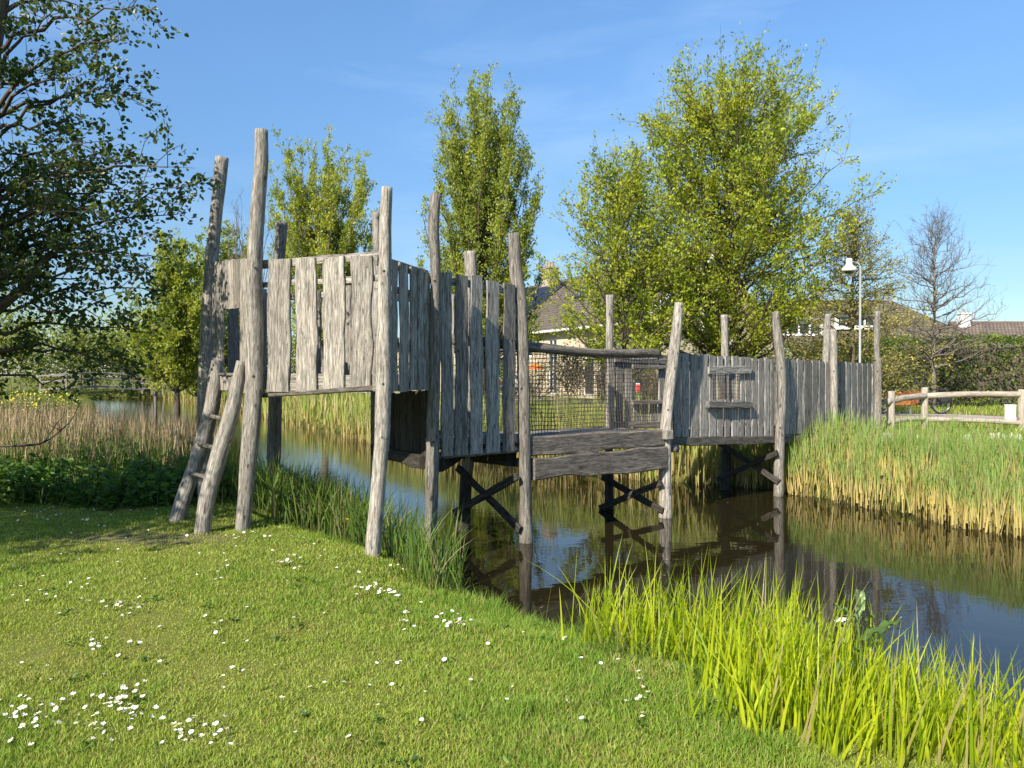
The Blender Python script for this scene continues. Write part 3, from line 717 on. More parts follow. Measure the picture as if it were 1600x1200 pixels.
netting(G_ + hw * .06, M_ - hw * .05, .86, 1.93, .056, .0030, 2)
# --- bay I-J: planks with a window
p, q = inset(I_, J_, .09)
ed = np.array([1049, 1063, 1077, 1091, 1105, 1118, 1130, 1141, 1153, 1162, 1172, 1182, 1192, 1201, 1210, 1219])
sp = []; r = np.random.default_rng(4)
for k in range(len(ed) - 1):
    a, b = ed[k] + .6, ed[k + 1] - 1.5 - 1.4 * (r.random() < .4); s = (a - 1045) / 170
    zb, zt = .735 - .115 * s + r.random() * .015, 1.945 - .055 * s - r.random() * .02
    if 4 <= k <= 8:
        sp.append((a, b, zb, 1.24)); sp.append((a, b, 1.66, zt))
        if k in (4, 8): sp.append((a if k == 4 else b - 5, a + 5 if k == 4 else b, 1.22, 1.68))
    else: sp.append((a, b, zb, zt))
planks('plank_wall', p, q, sp, .026, .02, 'plank', .006, [(1.86, 1.80, .08, .04, -.02), (.82, .70, .09, .04, -.02)])
def tilted(px0, px1, za, zb, h, th, of, seed, name, mat='darkwood'):
    mb = MB(); d = unit(q - p); n = np.array([d[1], -d[0]]); a, b = onwall(px0, p, q) + n * of, onwall(px1, p, q) + n * of
    board(mb, V3(a, za), V3(b, zb), (0, 0, 1), h, th, seed, .010); mb.build(name, M[mat], PB)
tilted(1102, 1168, 1.69, 1.70, .115, .035, .055, 601, 'window_board', 'plank')
tilted(1099, 1168, 1.19, 1.15, .095, .07, .075, 602, 'window_sill', 'plank')
a, b = onwall(1110, p, q), onwall(1160, p, q); netting(a, b, 1.2, 1.68, .055, .003, 3)
# --- bays J-K and K-L
p, q = inset(J_, K_, .09); ed = np.array([1224, 1232, 1243, 1254, 1266, 1277, 1287, 1298, 1305]); sp = []
for k in range(len(ed) - 1):
    s = (ed[k] - 1220) / 85; sp.append((ed[k] + .4, ed[k + 1] - 1.3 - .8 * r.random(), .63 - .07 * s, 1.90 - .03 * s - .015 * r.random()))
planks('plank_wall', p, q, sp, .026, .02, 'plank', .006, [(1.83, 1.80, .08, .04, -.02), (.68, .60, .09, .04, -.02)])
p, q = inset(K_, L_, .09); ed = np.array([1303, 1311, 1319, 1328, 1337, 1345, 1353, 1360, 1368]); sp = []
for k in range(len(ed) - 1):
    s = (ed[k] - 1305) / 65; sp.append((ed[k] + .4, ed[k + 1] - 1.1 - .8 * r.random(), .55 - .04 * s, 1.88 - .02 * s - .012 * r.random()))
planks('plank_wall', p, q, sp, .026, .02, 'plank', .006, [(1.82, 1.80, .08, .04, -.02), (.62, .58, .09, .04, -.02)])
# --- back walls of the bridge
p, q = inset(M_, N_, -.07); sp = []; ed = np.arange(949, 1142, 13.2)
for k in range(len(ed) - 1):
    a, b = ed[k] + .6, ed[k + 1] - 1.4 - 1.2 * r.random(); s = k / 14
    if 3 <= k <= 5: sp += [(a, b, .84 - .1 * s, 1.22), (a, b, 1.74, 1.90 - .03 * s)]
    else: sp.append((a, b, .84 - .1 * s, 1.90 - .04 * s))
planks('plank_wall', p, q, sp, .026, .0, 'plank', .006, [(1.84, 1.80, .07, .04, .03), (.90, .78, .09, .04, .03)])
for (x0, x1, z0, z1, nm) in ((984, 1036, 1.21, 1.20, 'window_sill'), (984, 1036, 1.745, 1.74, 'window_board')):
    mb = MB(); a, b = onwall(x0, p, q) + hn * .05, onwall(x1, p, q) + hn * .05; board(mb, V3(a, z0), V3(b, z1), (0, 0, 1), .06, .05, 640 + x0, .004); mb.build(nm, M['plank'], PB)
back_wall(N_ + hw * .06, O_ - hw * .06, 12, .66, 1.87, .02, [(1.8, .07, .04), (.74, .08, .04)], 66, 'plank')
# --- bolts and dark bolt holes on the faces of the poles
for (x, y, k) in ((343, 256, 'C'), (396, 588, 'A'), (399, 420, 'A'), (600, 425, 'B'), (599, 600, 'B'), (679, 440, 'D'), (677, 690, 'D'), (815, 607, 'H'), (818, 690, 'H'), (806, 470, 'H'), (1058, 552, 'I'), (1044, 640, 'I'), (1221, 575, 'J'), (1219, 668, 'J'), (1303, 580, 'K'), (439, 356, 'E'), (590, 341, 'Fp'), (1371, 580, 'L')):
    pix, D, _f = POSTS[k]; wv = np.interp(y, [q[1] for q in pix], [q[2] for q in pix]) * D / F / 2; c = P(x, y, D); u = unit(np.array([-c[0], -c[1], 0.])); c = c + u * (wv * .98)
    mb = MB(); tube(mb, [c - u * .02, c + u * .006], .013, 10); mb.build('bolt', M['black'], PB)
# --- ladder

lo = empty('ladder', (-3.3, 8.0, 0)); lo.parent = PB; lo.location = np.array([-3.4, 8.1, 0]) - np.array(PB.location)
lp = [([P(341, 560, 8.95), P(337, 585, 8.93), P(331, 635, 8.82), P(312, 705, 8.62), P(290, 770, 8.45), P(275, 818, 8.36)], [20, 22, 23, 23, 24, 25], 8.6),
      ([P(377, 564, 7.98), P(373, 592, 7.97), P(360, 650, 7.92), P(341, 715, 7.86), P(324, 780, 7.80), P(316, 834, 7.77)], [15, 20, 24, 25, 25, 24], 7.8)]
for k, (pts, w, D) in enumerate(lp):
    pts = list(pts); e = pts[-1] + (pts[-1] - pts[-2]) * .5; pts.append(e); mb = MB()
    log(mb, pts, [x * D / F / 2 for x in w + [w[-1]]], 16, .06, 210 + k, .45); mb.build('ladder_pole', M['wood'], lo, smooth=True)
for k, (l, rr) in enumerate(((((327, 649), 8.75), ((352, 656), 7.9)), (((309, 694), 8.63), ((338, 700), 7.87)), (((296, 739), 8.52), ((326, 747), 7.82)))):
    mb = MB(); log(mb, [P(*l[0], l[1]), P(*rr[0], rr[1])], [.024, .024], 10, .05, 220 + k, .3); mb.build('rung', M['log'], lo, smooth=True)
# ------------------------------------------------------------------ trees
UP = np.array([0, 0, 1.])
def make_tree(name, label, base, H, cb, env, tr, nl, ns, nlf, lsz, leaf, bark, rise=(.2, .45), shoot=(.5, 1.1), up=.6, clump=.10, seed=0, cat='tree',
              group=None, bare_share=0.0, trunk_top=.85, limb_u=(.3, 1.0), bend=.55, flat=.15, ratio=.55, twig_r=.006, lean=(0, 0), low=None, forks=1, sub=True):
    r = np.random.default_rng(seed); base = np.asarray(base, float)
    root = empty(name, base, label, cat, group)
    t = np.linspace(0, 1, 9)
    trunk = base + np.column_stack([lean[0] * t * H + .012 * H * wob(t * 5, seed + 1) * t, lean[1] * t * H + .012 * H * wob(t * 5, seed + 2) * t, t * H * trunk_top])
    mb = MB(); rt = tr * (1 - .93 * t ** .8); rt[0] *= 1.25
    tube(mb, trunk, rt, 8, None, 0, True, .05, seed)
    mb.build('trunk', bark, root, smooth=True)
    at = lambda z: np.array([np.interp(z, trunk[:, 2], trunk[:, k]) for k in range(2)] + [z])
    bm = MB(); lpos = []; ldir = []
    az0 = r.random() * 6.28
    for i in range(nl):
        f = (i + r.random()) / nl
        t1 = cb / H + .06 + (1 - cb / H - .06) * f ** .85 if low is None else low + (1 - low) * f ** .85
        az = az0 + i * 2.39996 + r.normal() * .3; rr = env(t1) * math.sqrt(r.uniform(limb_u[0] ** 2, limb_u[1] ** 2))
        z1 = t1 * H; z0 = max(cb * .8, z1 - H * r.uniform(*rise)); z0 = min(z0, H * trunk_top * .97)
        if z0 > z1 - .1: z0 = max(.2, z1 - .15 * H)
        s = at(base[2] + z0); e = np.array([base[0] + lean[0] * z1 + math.cos(az) * rr, base[1] + lean[1] * z1 + math.sin(az) * rr, base[2] + z1])
        c = s + (e - s) * np.array([bend, bend, .33]) + r.normal(size=3) * .12
        q = np.linspace(0, 1, 9)[:, None]; path = s * (1 - q) ** 2 + 2 * c * q * (1 - q) + e * q * q
        path[1:-1] += r.normal(size=(7, 3)) * .03 * math.sqrt(H / 8)
        L = np.linalg.norm(e - s); r0 = max(.012, tr * .42 * (1 - .75 * z0 / H) * min(1, L / (.35 * H) + .35))
        tube(bm, path, np.linspace(r0, twig_r * 1.2, 9), 5, None, 0, False)
        nsh = max(3, int(ns * (.4 + L / (.4 * H))))
        for k in range(nsh):
            u = r.uniform(.22, 1) if k else 1.0
            x = u * 8; j = min(7, int(x)); b0 = path[j] + (path[j + 1] - path[j]) * (x - j); tg = unit(path[min(8, j + 1)] - path[j])
            d = unit(tg * .75 + UP * up + r.normal(size=3) * .62)
            ls = r.uniform(*shoot) * (1.15 - .55 * u if u < 1 else 1)
            p1 = b0 + d * ls * .5 + r.normal(size=3) * .03; p2 = p1 + unit(d + UP * up * .45 + r.normal(size=3) * .25) * ls * .5
            tube(bm, [b0, p1, p2], [max(twig_r, .011 * (1 - u) + twig_r), twig_r * .8, twig_r * .5], 3, None, 0, False)
            twigs = [(b0, p1, p2, 1.0)]
            if sub:
                for _ in range(2):
                    v = r.uniform(.3, .9); bb = b0 + (p2 - b0) * v; dd = unit(d * .6 + UP * up * .5 + r.normal(size=3) * .7); l2 = ls * r.uniform(.3, .55)
                    e2 = bb + dd * l2; tube(bm, [bb, bb + dd * l2 * .5 + r.normal(size=3) * .02, e2], [twig_r * .7, twig_r * .55, twig_r * .4], 3, None, 0, False)
                    twigs.append((bb, bb + dd * l2 * .5, e2, .5))
            if nlf and r.random() >= bare_share:
                for (a, b, cc, wgt) in twigs:
                    nn = max(1, int(nlf * wgt * r.uniform(.6, 1.3))); kn = max(2, int(5 * wgt)); node = r.uniform(.1, 1.04, kn); w = np.clip(node[r.integers(0, kn, nn)] + r.normal(size=nn) * .03, .03, 1.06)[:, None]
                    pp = np.where(w < .5, a + (b - a) * w * 2, b + (cc - b) * (w * 2 - 1)) + r.normal(size=(nn, 3)) * clump * .72
                    lpos.append(pp); ldir.append(np.tile(d, (nn, 1)))
    bm.build('branches', bark, root, smooth=True)
    if lpos:
        lp = np.concatenate(lpos); ld = np.concatenate(ldir); cm = MB()
        tint = np.clip(.5 + .30 * vnoise(lp[:, 0] * .9 + lp[:, 1], lp[:, 2] * .9, seed) + .22 * r.normal(size=len(lp)), 0, 1)
        leaves(cm, lp, lsz, ld, flat, ratio, tint, False, seed); cm.build('crown', leaf, root)
    return root
ev = lambda xs, ys: (lambda t: float(np.interp(t, xs, ys)))
gb = lambda x, D: (px_x(x, D), D, gz(px_x(x, D), D))
make_tree('broadleaf_tree', 'tallest bright spring-green tree, broad crown of upswept spires, behind the bridge', gb(1134, 25), 10.9, 1.7,
          ev([.1, .2, .32, .45, .6, .75, .9, 1], [1.6, 3.0, 4.1, 4.7, 4.6, 3.9, 2.9, 1.6]), .17, 190, 12, 18, .10, M['leaf_big'], M['bark'], (.06, .30), (.6, 1.5), .5, .10, 21, low=.23, limb_u=(.4, .96), bend=.5)
make_tree('broadleaf_tree', 'smaller bright green tree beside the tallest one, in front of the cream house', gb(975, 22.5), 7.6, 1.3,
          ev([.1, .25, .5, .7, .85, 1], [1.6, 2.5, 2.6, 2.25, 1.5, .6]), .11, 84, 10, 14, .095, M['leaf_big'], M['bark'], (.08, .32), (.5, 1.1), .55, .08, 22, low=.25, limb_u=(.4, 1.0), bend=.5)
make_tree('columnar_tree', 'tall narrow poplar-like tree with upright boughs behind the lower platform', gb(754, 30), 12.5, 2.2,
          ev([.1, .25, .4, .6, .8, .93, 1], [1.8, 2.4, 2.7, 2.5, 1.9, 1.35, .6]), .2, 96, 14, 27, .10, M['leaf_poplar'], M['bark'], (.25, .5), (.5, 1.2), 1.1, .10, 23, bend=.75, low=.17)
make_tree('fan_tree', 'half leafed tree with a fan of upright limbs behind the tower wall', gb(508, 38), 12.2, 2.4,
          ev([.3, .5, .75, .9, 1], [1.6, 2.4, 2.85, 2.6, 1.8]), .2, 96, 12, 30, .115, M['leaf_willow'], M['twig'], (.3, .6), (.5, 1.2), 1.2, .11, 24, bare_share=.2, bend=.55, low=.35)
make_tree('bare_tree', 'leafless grey tree between the tallest pole and the fan-shaped tree', gb(392, 46), 12.4, 2.5,
          ev([.3, .6, .85, 1], [1.5, 2.0, 1.7, .8]), .16, 30, 9, 0, .1, M['leaf_willow'], M['twig'], (.3, .5), (.6, 1.3), 1.0, .1, 25, bend=.6, low=.35, twig_r=.011)
make_tree('young_tree', 'round light green tree on a bare trunk, beyond the reeds beside the ladder', gb(277, 42), 10.0, 2.3,
          ev([.2, .4, .6, .8, 1], [1.5, 2.4, 2.3, 1.7, .6]), .19, 46, 11, 24, .17, M['leaf_poplar'], M['bark'], (.2, .4), (.5, 1.1), .5, .13, 26, low=.26)
make_tree('young_tree', 'thin pale tree with few leaves, first of the row beyond the far fence', gb(243, 49), 6.6, 1.8,
          ev([.2, .5, .8, 1], [.9, 1.4, 1.0, .4]), .13, 22, 8, 6, .13, M['leaf_poplar'], M['twig'], (.25, .45), (.5, 1.0), .8, .12, 27, low=.3, bare_share=.3)
make_tree('young_tree', 'small dense yellow-green tree half hidden by the ladder pole', gb(309, 50), 7.4, 1.7,
          ev([.2, .5, .8, 1], [1.6, 2.0, 1.4, .6]), .14, 30, 10, 22, .18, M['leaf_poplar'], M['bark'], (.2, .4), (.5, 1.1), .5, .13, 28, low=.24)
make_tree('young_tree', 'tall yellow-green tree filling the gap behind the tower entrance', gb(345, 56), 12.3, 2.0,
          ev([.2, .5, .8, 1], [2.0, 2.9, 2.2, .9]), .17, 44, 11, 22, .19, M['leaf_poplar'], M['bark'], (.25, .45), (.6, 1.3), .6, .14, 29, low=.22)
make_tree('larch_tree', 'thin half-leafed conifer with drooping side boughs beside the street lamp', gb(1332, 23.5), 6.3, .9,
          ev([.1, .3, .55, .8, 1], [2.7, 2.6, 1.9, 1.0, .25]), .12, 96, 13, 7, .07, M['leaf_larch'], M['greentwig'], (.0, .12), (.4, .8), .05, .07, 30, trunk_top=.97, bend=.5, low=.1, twig_r=.005)
make_tree('bare_tree', 'leafless conical tree with upcurved twigs standing before the long hedge', gb(1459, 30), 7.7, 2.0,
          ev([.2, .35, .5, .75, 1], [1.9, 2.7, 2.7, 1.7, .3]), .11, 90, 12, 0, .1, M['leaf_brown'], M['twig'], (.03, .18), (.4, .9), .5, .1, 31, trunk_top=.98, bend=.6, low=.30, twig_r=.0055)
# shrubs and hedges
def shrub(name, label, c, sx, sy, h, n, lsz, leaf, seed, group=None, cat='shrub', stems=9, bark='bark', squash=1.0):
    r = np.random.default_rng(seed); x, y = c; z0 = gz(x, y); root = empty(name, (x, y, z0), label, cat, group)
    cl = np.column_stack([r.normal(size=(26, 2)) * .42 * [sx / 2, sy / 2] , h * (.18 + .72 * r.random(26) ** .8)])
    k = r.integers(0, 26, n); p = cl[k] + r.normal(size=(n, 3)) * np.array([sx, sy, h]) * .13
    p[:, 2] = np.abs(p[:, 2]); p += [x, y, z0]
    sb = MB()
    for j in range(stems):
        e = cl[r.integers(0, 26)] + [x, y, z0]; s = np.array([x, y, z0 - .1]) + r.normal(size=3) * [.12 * sx, .12 * sy, 0]
        tube(sb, [s, (s + e) / 2 + r.normal(size=3) * .1, e], [.02, .012, .005], 4, None, 0, False)
        for _ in range(4):
            e2 = e + r.normal(size=3) * [.15 * sx, .15 * sy, .15 * h]; tube(sb, [(s + e) / 2, (e + e2) / 2, e2], [.008, .006, .003], 3, None, 0, False)
    sb.build('stem', M[bark], root)
    lm = MB(); tint = np.clip(.45 + .3 * vnoise(p[:, 0] * 1.7, p[:, 2] * 2.2 + p[:, 1], seed) + .2 * r.normal(size=n), 0, 1)
    leaves(lm, p, lsz, None, .2, .6, tint, False, seed); lm.build('foliage', M[leaf], root)
    return root
shrub('garden_shrub', 'bushy green shrub before the cream house, seen through the netting', (3.0, 38.5 - 2), 2.4, 1.6, 2.4, 2600, .11, 'leaf_hedge', 51)
shrub('garden_shrub', 'brown twiggy shrub beside the green one, seen through the netting', (4.9, 41), 2.2, 1.4, 2.0, 260, .09, 'leaf_brown', 52, stems=46)
shrub('garden_shrub', 'sparse russet shrub left of the green one, seen through the netting', (1.2, 40.5), 1.8, 1.4, 2.1, 900, .09, 'leaf_brown', 53, stems=26)
shrub('garden_shrub', 'brown bare bush seen through the bridge windows', (7.2, 38), 3.2, 1.6, 2.0, 700, .09, 'leaf_brown', 54, stems=46)
shrub('garden_shrub', 'dark green bush seen between the boards of the lower platform', (-1.6, 40), 2.8, 2.0, 2.4, 2200, .12, 'leaf_hedge', 55)
shrub('garden_shrub', 'green bush glimpsed behind the last board of the tower front', (-7.2, 40), 3.5, 2, 2.6, 2200, .12, 'leaf_hedge', 56)
shrub('mossy_bush', 'wide yellow-brown bush behind the far end of the bridge', (10.6, 27.5), 4.6, 2.4, 2.5, 5000, .09, 'leaf_larch', 57, stems=40)
shrub('mossy_bush', 'low olive bush under the thin conifer and the lamp post', (13.2, 30), 5.0, 2.4, 2.6, 5600, .10, 'leaf_hedge', 58, stems=26)
def hedge(name, label, a, b, th, h, n, lsz, leaf, seed):
    r = np.random.default_rng(seed); a = np.asarray(a, float); b = np.asarray(b, float); d = unit(b - a); L = np.linalg.norm(b - a); nn = np.array([d[1], -d[0]])
    z0 = .45; root = empty(name, ((a + b)[0] / 2, (a + b)[1] / 2, z0), label, 'hedge')
    u = r.random(n) * L; s = r.random(n); face = r.random(n)
    top = h + .16 * vnoise(u * .6, u * 0, seed) + .08 * vnoise(u * 2.2, u * 0, seed + 1)
    v = np.where(face < .55, th / 2, (s - .5) * th); z = np.where(face < .55, s, 1.0) * top
    v = v + .16 * vnoise(u * 1.2, z * 1.6, seed + 2) + r.normal(size=n) * .12; z = z + r.normal(size=n) * .09
    p = np.column_stack([a + d * u[:, None] + nn * v[:, None], z0 + np.maximum(z, .02)])
    # twiggy core that carries the leaves
    core = MB(); k = 40; uu = np.linspace(0, L, k); V = []
    for (vv, zz) in ((th * .34, 0), (th * .30, h * .88), (-th * .30, h * .88), (-th * .34, 0)):
        V.append(np.column_stack([a + d * uu[:, None] + nn * vv, np.full(k, z0) if zz == 0 else z0 + zz + .1 * wob(uu, seed + 5, 1.5)]))
    V = np.stack(V, 1); i = np.arange(k - 1)[:, None] * 4; j = np.arange(3)[None]
    core.add(V.reshape(-1, 3), np.stack([i + j, i + j + 1, i + j + 5, i + j + 4], -1).reshape(-1, 4), None); core.build('twigs', M['bark'], root)
    lm = MB(); tint = np.clip(.42 + .35 * vnoise(u * 1.1, z * 1.8, seed + 3) + .2 * r.normal(size=n), 0, 1)
    leaves(lm, p, lsz, None, .1, .6, tint, False, seed); lm.build('foliage', M[leaf], root)
hedge('clipped_hedge', 'long dense dark green hedge beyond the road and the parked cargo bike', (15.2, 35), (40, 31), 2.0, 2.75, 26000, .12, 'leaf_hedge', 71)
# wood line far behind on the left
protos = [shrub('far_tree', 'leafy tree in the wood line beyond the far footbridge', (-30, 72), 9, 6, 7.2, 3600, .30, 'leaf_far', 81, 'trees of the far wood line', 'tree', 14),
          shrub('far_tree', 'leafy tree in the wood line beyond the far footbridge', (-38, 78), 9, 6, 8.6, 2800, .32, 'leaf_willow', 82, 'trees of the far wood line', 'tree', 20)]
r = np.random.default_rng(12)
for k, (x, D, s) in enumerate(((20, 66, .95), (80, 74, .85), (125, 68, .8), (160, 78, .75), (195, 70, .68), (232, 84, .8), (262, 76, .7), (300, 82, .75), (335, 76, .75), (375, 82, .85), (420, 80, .8), (465, 84, .8), (520, 80, .75), (-60, 70, 1.1), (-140, 62, 1.1))):
    o = copy_tree(protos[k % 2]); o.location = (px_x(x, D), D, .4); o.scale = (s, s, s * r.uniform(.9, 1.1)); o.rotation_euler = (0, 0, r.random() * 6)

# the big dark-leaved tree at the left edge
def big_left():
    r = np.random.default_rng(5); bx, by = -6.55, 8.7; b = np.array([bx, by, gz(bx, by)])
    root = empty('old_tree', b, 'large dark-leaved tree hanging over the lawn at the edge of the photo', 'tree')
    tr = [b, b + [.05, 0, 1.4], np.array([-6.2, 8.65, 3.2]), np.array([-5.85, 8.6, 5.0]), np.array([-5.62, 8.6, 6.4]), np.array([-5.5, 8.6, 8.0]), np.array([-5.4, 8.6, 9.6])]
    mb = MB(); log(mb, tr, [.17, .14, .12, .10, .085, .06, .02], 12, .06, 3, .5, .15); mb.build('trunk', M['bark'], root, smooth=True)
    T = resample(np.array(tr), .1); at = lambda z: T[np.argmin(np.abs(T[:, 2] - z))]
    bm = MB(); lp = []; ld = []
    ends = [(215, 8, 8.2, .6), (185, 55, 7.6, .5), (130, 15, 8.8, .5), (172, 130, 8.2, .5), (212, 158, 8.6, .5), (120, 120, 7.8, .4), (286, 293, 8.4, .9), (276, 335, 8.8, .9), (262, 262, 7.9, .8), (232, 365, 8.2, .6), (268, 405, 9.0, .7),
            (215, 425, 8, .5), (250, 455, 8.9, .6), (150, 330, 7.4, .6), (222, 520, 8.5, .2), (190, 555, 9.0, .1), (205, 580, 8.7, .0), (120, 590, 9.2, .0), (110, 200, 9.0, .6), (60, 90, 8.5, .6), (70, 330, 7.5, .7), (20, 420, 7.4, .5), (130, 465, 9.2, .3),
            (85, 265, 7.6, .7), (160, 255, 8.5, .7), (125, 385, 8.8, .6), (30, 250, 8.2, .6), (15, 30, 8.9, .5), (180, 300, 9.2, .7), (200, 250, 9.0, .7), (180, 400, 7.9, .5), (15, 330, 8.9, .6), (80, 20, 7.9, .5),
            (160, 500, 8.2, .2), (230, 300, 8.9, .7), (190, 350, 8.6, .7), (140, 285, 8.2, .7), (50, 385, 8.3, .5), (110, 320, 8.9, .6), (165, 445, 8.5, .4), (70, 220, 8.9, .6), (140, 230, 7.9, .6), (60, 400, 8.4, .3)]
    E = [(P(x, y, D), h) for x, y, D, h in ends]
    for k in range(64):                           # the rest of the crown, over the lawn outside the picture
        az = r.uniform(1.0, 5.6); rr = 3.6 * math.sqrt(r.uniform(.12, 1)); z = r.uniform(1.9, 9.5); rr *= min(1, .35 + (9.9 - z) / 5)
        e_ = np.array([-6.3 + math.cos(az) * rr, 8.3 + math.sin(az) * rr * 1.05, z])
        if e_[0] / e_[1] * F + 800 < -90: E.append((e_, .6))
    for k in range(100):
        E.append((np.array([-7.4 + r.normal() * 1.0, 4.3 + r.normal() * .6, r.uniform(2.2, 4.8)]), .6))
    for i, (e, hh) in enumerate(E):
        s = at(max(1.5, min(9.2, e[2] - r.uniform(.2, 1.1) * hh - .05))); L = np.linalg.norm(e - s)
        c = s + (e - s) * [.5, .5, .5] + np.array([0, 0, .14 * L + r.normal() * .1])
        q = np.linspace(0, 1, 10)[:, None]; path = s * (1 - q) ** 2 + 2 * c * q * (1 - q) + e * q * q; path[1:-1] += r.normal(size=(8, 3)) * .035
        tube(bm, path, np.linspace(.028, .004, 10), 6, None, 0, False)
        ns = int(4 + L * 3.6)
        for k in range(ns):
            u = r.uniform(.25, 1) if k else 1.0
            x = u * 9; j = min(8, int(x)); b0 = path[j] + (path[j + 1] - path[j]) * (x - j); tg = unit(path[min(9, j + 1)] - path[j])
            d = unit(tg * .8 + r.normal(size=3) * .6 + [0, 0, .1]); ls = r.uniform(.18, .55)
            p1 = b0 + d * ls * .5 + r.normal(size=3) * .02; p2 = b0 + d * ls + r.normal(size=3) * .04
            tube(bm, [b0, p1, p2], [.006, .004, .002], 3, None, 0, False)
            for _ in range(r.integers(2, 5)):
                ctr = b0 + (p2 - b0) * r.uniform(.25, 1.05) + r.normal(size=3) * .05; n = r.integers(5, 12)
                lp.append(ctr + r.normal(size=(n, 3)) * .045); ld.append(np.tile(d * .6, (n, 1)))
    bm.build('branches', M['bark'], root, smooth=True)
    lp = np.concatenate(lp); ld = np.concatenate(ld); lm = MB()
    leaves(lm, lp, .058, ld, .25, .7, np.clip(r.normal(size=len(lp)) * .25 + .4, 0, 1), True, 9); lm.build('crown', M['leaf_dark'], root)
    # two thick crooked boughs seen against the sky
    mb = MB(); log(mb, [P(-40, 520, 8.4), P(0, 480, 8.4), P(38, 448, 8.4), P(72, 402, 8.4), P(112, 383, 8.4)], [.06, .055, .045, .035, .02], 10, .05, 4, .5); mb.build('bough', M['bark'], root, smooth=True)
big_left()
# ------------------------------------------------------------------ houses
def rect_wall(mb, p0, p1, z0, z1, holes=(), depth=.10, m=0):
    """wall sheet from p0 to p1 (2-D) with real openings; holes: (u0, u1, z0, z1); reveals are built"""
    p0 = np.asarray(p0, float); p1 = np.asarray(p1, float); L = np.linalg.norm(p1 - p0); d = (p1 - p0) / L; n = np.array([d[1], -d[0]])
    us = sorted({0, L, *[h[0] for h in holes], *[h[1] for h in holes]}); zs = sorted({z0, z1, *[h[2] for h in holes], *[h[3] for h in holes]})
    f = lambda u, z, o=0: V3(p0 + d * u - n * o, z)
    for ua, ub in zip(us, us[1:]):
        for za, zb in zip(zs, zs[1:]):
            if any(h[0] <= ua and ub <= h[1] and h[2] <= za and zb <= h[3] for h in holes): continue
            mb.add([f(ua, za), f(ub, za), f(ub, zb), f(ua, zb)], [[0, 1, 2, 3]], None, [(ua, za, 0), (ub, za, 0), (ub, zb, 0), (ua, zb, 0)], None, m)
    for h in holes:
        for (a, b) in (((h[0], h[2]), (h[1], h[2])), ((h[1], h[2]), (h[1], h[3])), ((h[1], h[3]), (h[0], h[3])), ((h[0], h[3]), (h[0], h[2]))):
            mb.add([f(*a), f(*b), f(*b, depth), f(*a, depth)], [[0, 1, 2, 3]], None, [(*a, 0), (*b, 0), (*b, depth), (*a, depth)], None, m)
def window(parent, p0, p1, h, cols=1, rows=1, name='window', depth=.07, fw=.07, label=None):
    p0 = np.asarray(p0, float); p1 = np.asarray(p1, float); d = unit(p1 - p0); n = np.array([d[1], -d[0]])
    f = lambda u, z, o: V3(p0 + d * u - n * o, z); rot = math.atan2(d[1], d[0])
    mb = MB(); u0, u1, z0, z1 = h
    def bar(ua, ub, za, zb): box(mb, f((ua + ub) / 2, (za + zb) / 2, depth), (ub - ua, .06, zb - za), rot)
    bar(u0, u1, z0, z0 + fw); bar(u0, u1, z1 - fw, z1)
    for k in range(cols + 1):
        c = u0 + fw / 2 + (u1 - u0 - fw) * k / cols; bar(c - fw / 2, c + fw / 2, z0 + fw, z1 - fw)
    for k in range(1, rows):
        c = z0 + (z1 - z0) * k / rows
        for j in range(cols):
            a = u0 + fw / 2 + (u1 - u0 - fw) * j / cols + fw / 2; b = u0 + fw / 2 + (u1 - u0 - fw) * (j + 1) / cols - fw / 2; bar(a, b, c - .025, c + .025)
    w = mb.build(name, M['white'], parent)
    g = MB(); quadf(g, f(u0 + .01, z0 + .01, depth + .02), f(u1 - .01, z0 + .01, depth + .02), f(u1 - .01, z1 - .01, depth + .02), f(u0 + .01, z1 - .01, depth + .02)); g.build('pane', M['glass'], w)
    if label: w['label'] = label
    return w
def roof_plane(mb, a, b, c, d, th=.12):
    """tiled slab a-b (eave) to d-c (ridge) with thickness"""
    a, b, c, d = (np.asarray(v, float) for v in (a, b, c, d)); n = unit(np.cross(b - a, d - a)); u = unit(b - a); v = unit(np.cross(n, u))
    g = lambda p: ((p - a) @ u, (p - a) @ v, 0)
    mb.add([a, b, c, d], [[0, 1, 2, 3]], None, [g(p) for p in (a, b, c, d)])
    lo = [p - n * th for p in (a, b, c, d)]
    mb.add([a, b, c, d] + lo, [[7, 6, 5, 4], [0, 4, 5, 1], [1, 5, 6, 2], [2, 6, 7, 3], [3, 7, 4, 0]], None, [g(p) for p in (a, b, c, d)] * 2)

# --- cream brick house with solar panels
C0 = np.array([6.67, 40.0]); ex = np.array([-.467, .884]); ey = np.array([.884, .467]); Z0 = .40
hs_ = empty('brick_house', V3(C0 + ex * 15 + ey * 5, Z0), 'cream brick row house with brown tiled roof and solar panels', 'house')
EL = 4.75; ER = 3.3; RZ = 8.55; LEN = 40; WID = 10.2; RU = 5.0
def HP(s, u): return C0 + ex * s + ey * u
mb = MB()
wh = [(34.6, 35.7, .5, 2.7), (36.2, 38.6, 1.2, 2.9), (30.6, 31.6, .5, 3.9), (27.4, 28.5, 2.9, 4.3), (22, 24.5, 1.1, 3.0), (16, 18.4, 1.1, 3.0)]   # measured from the far end
rect_wall(mb, HP(LEN, 0), HP(0, 0), Z0 - .3, EL - .05, wh)
gh = [(2.0, 4.0, 1.1, 2.7), (4.2, 5.8, 3.9, 5.2)]
rect_wall(mb, HP(0, 0), HP(0, WID), Z0 - .3, ER - .1, gh[:1])
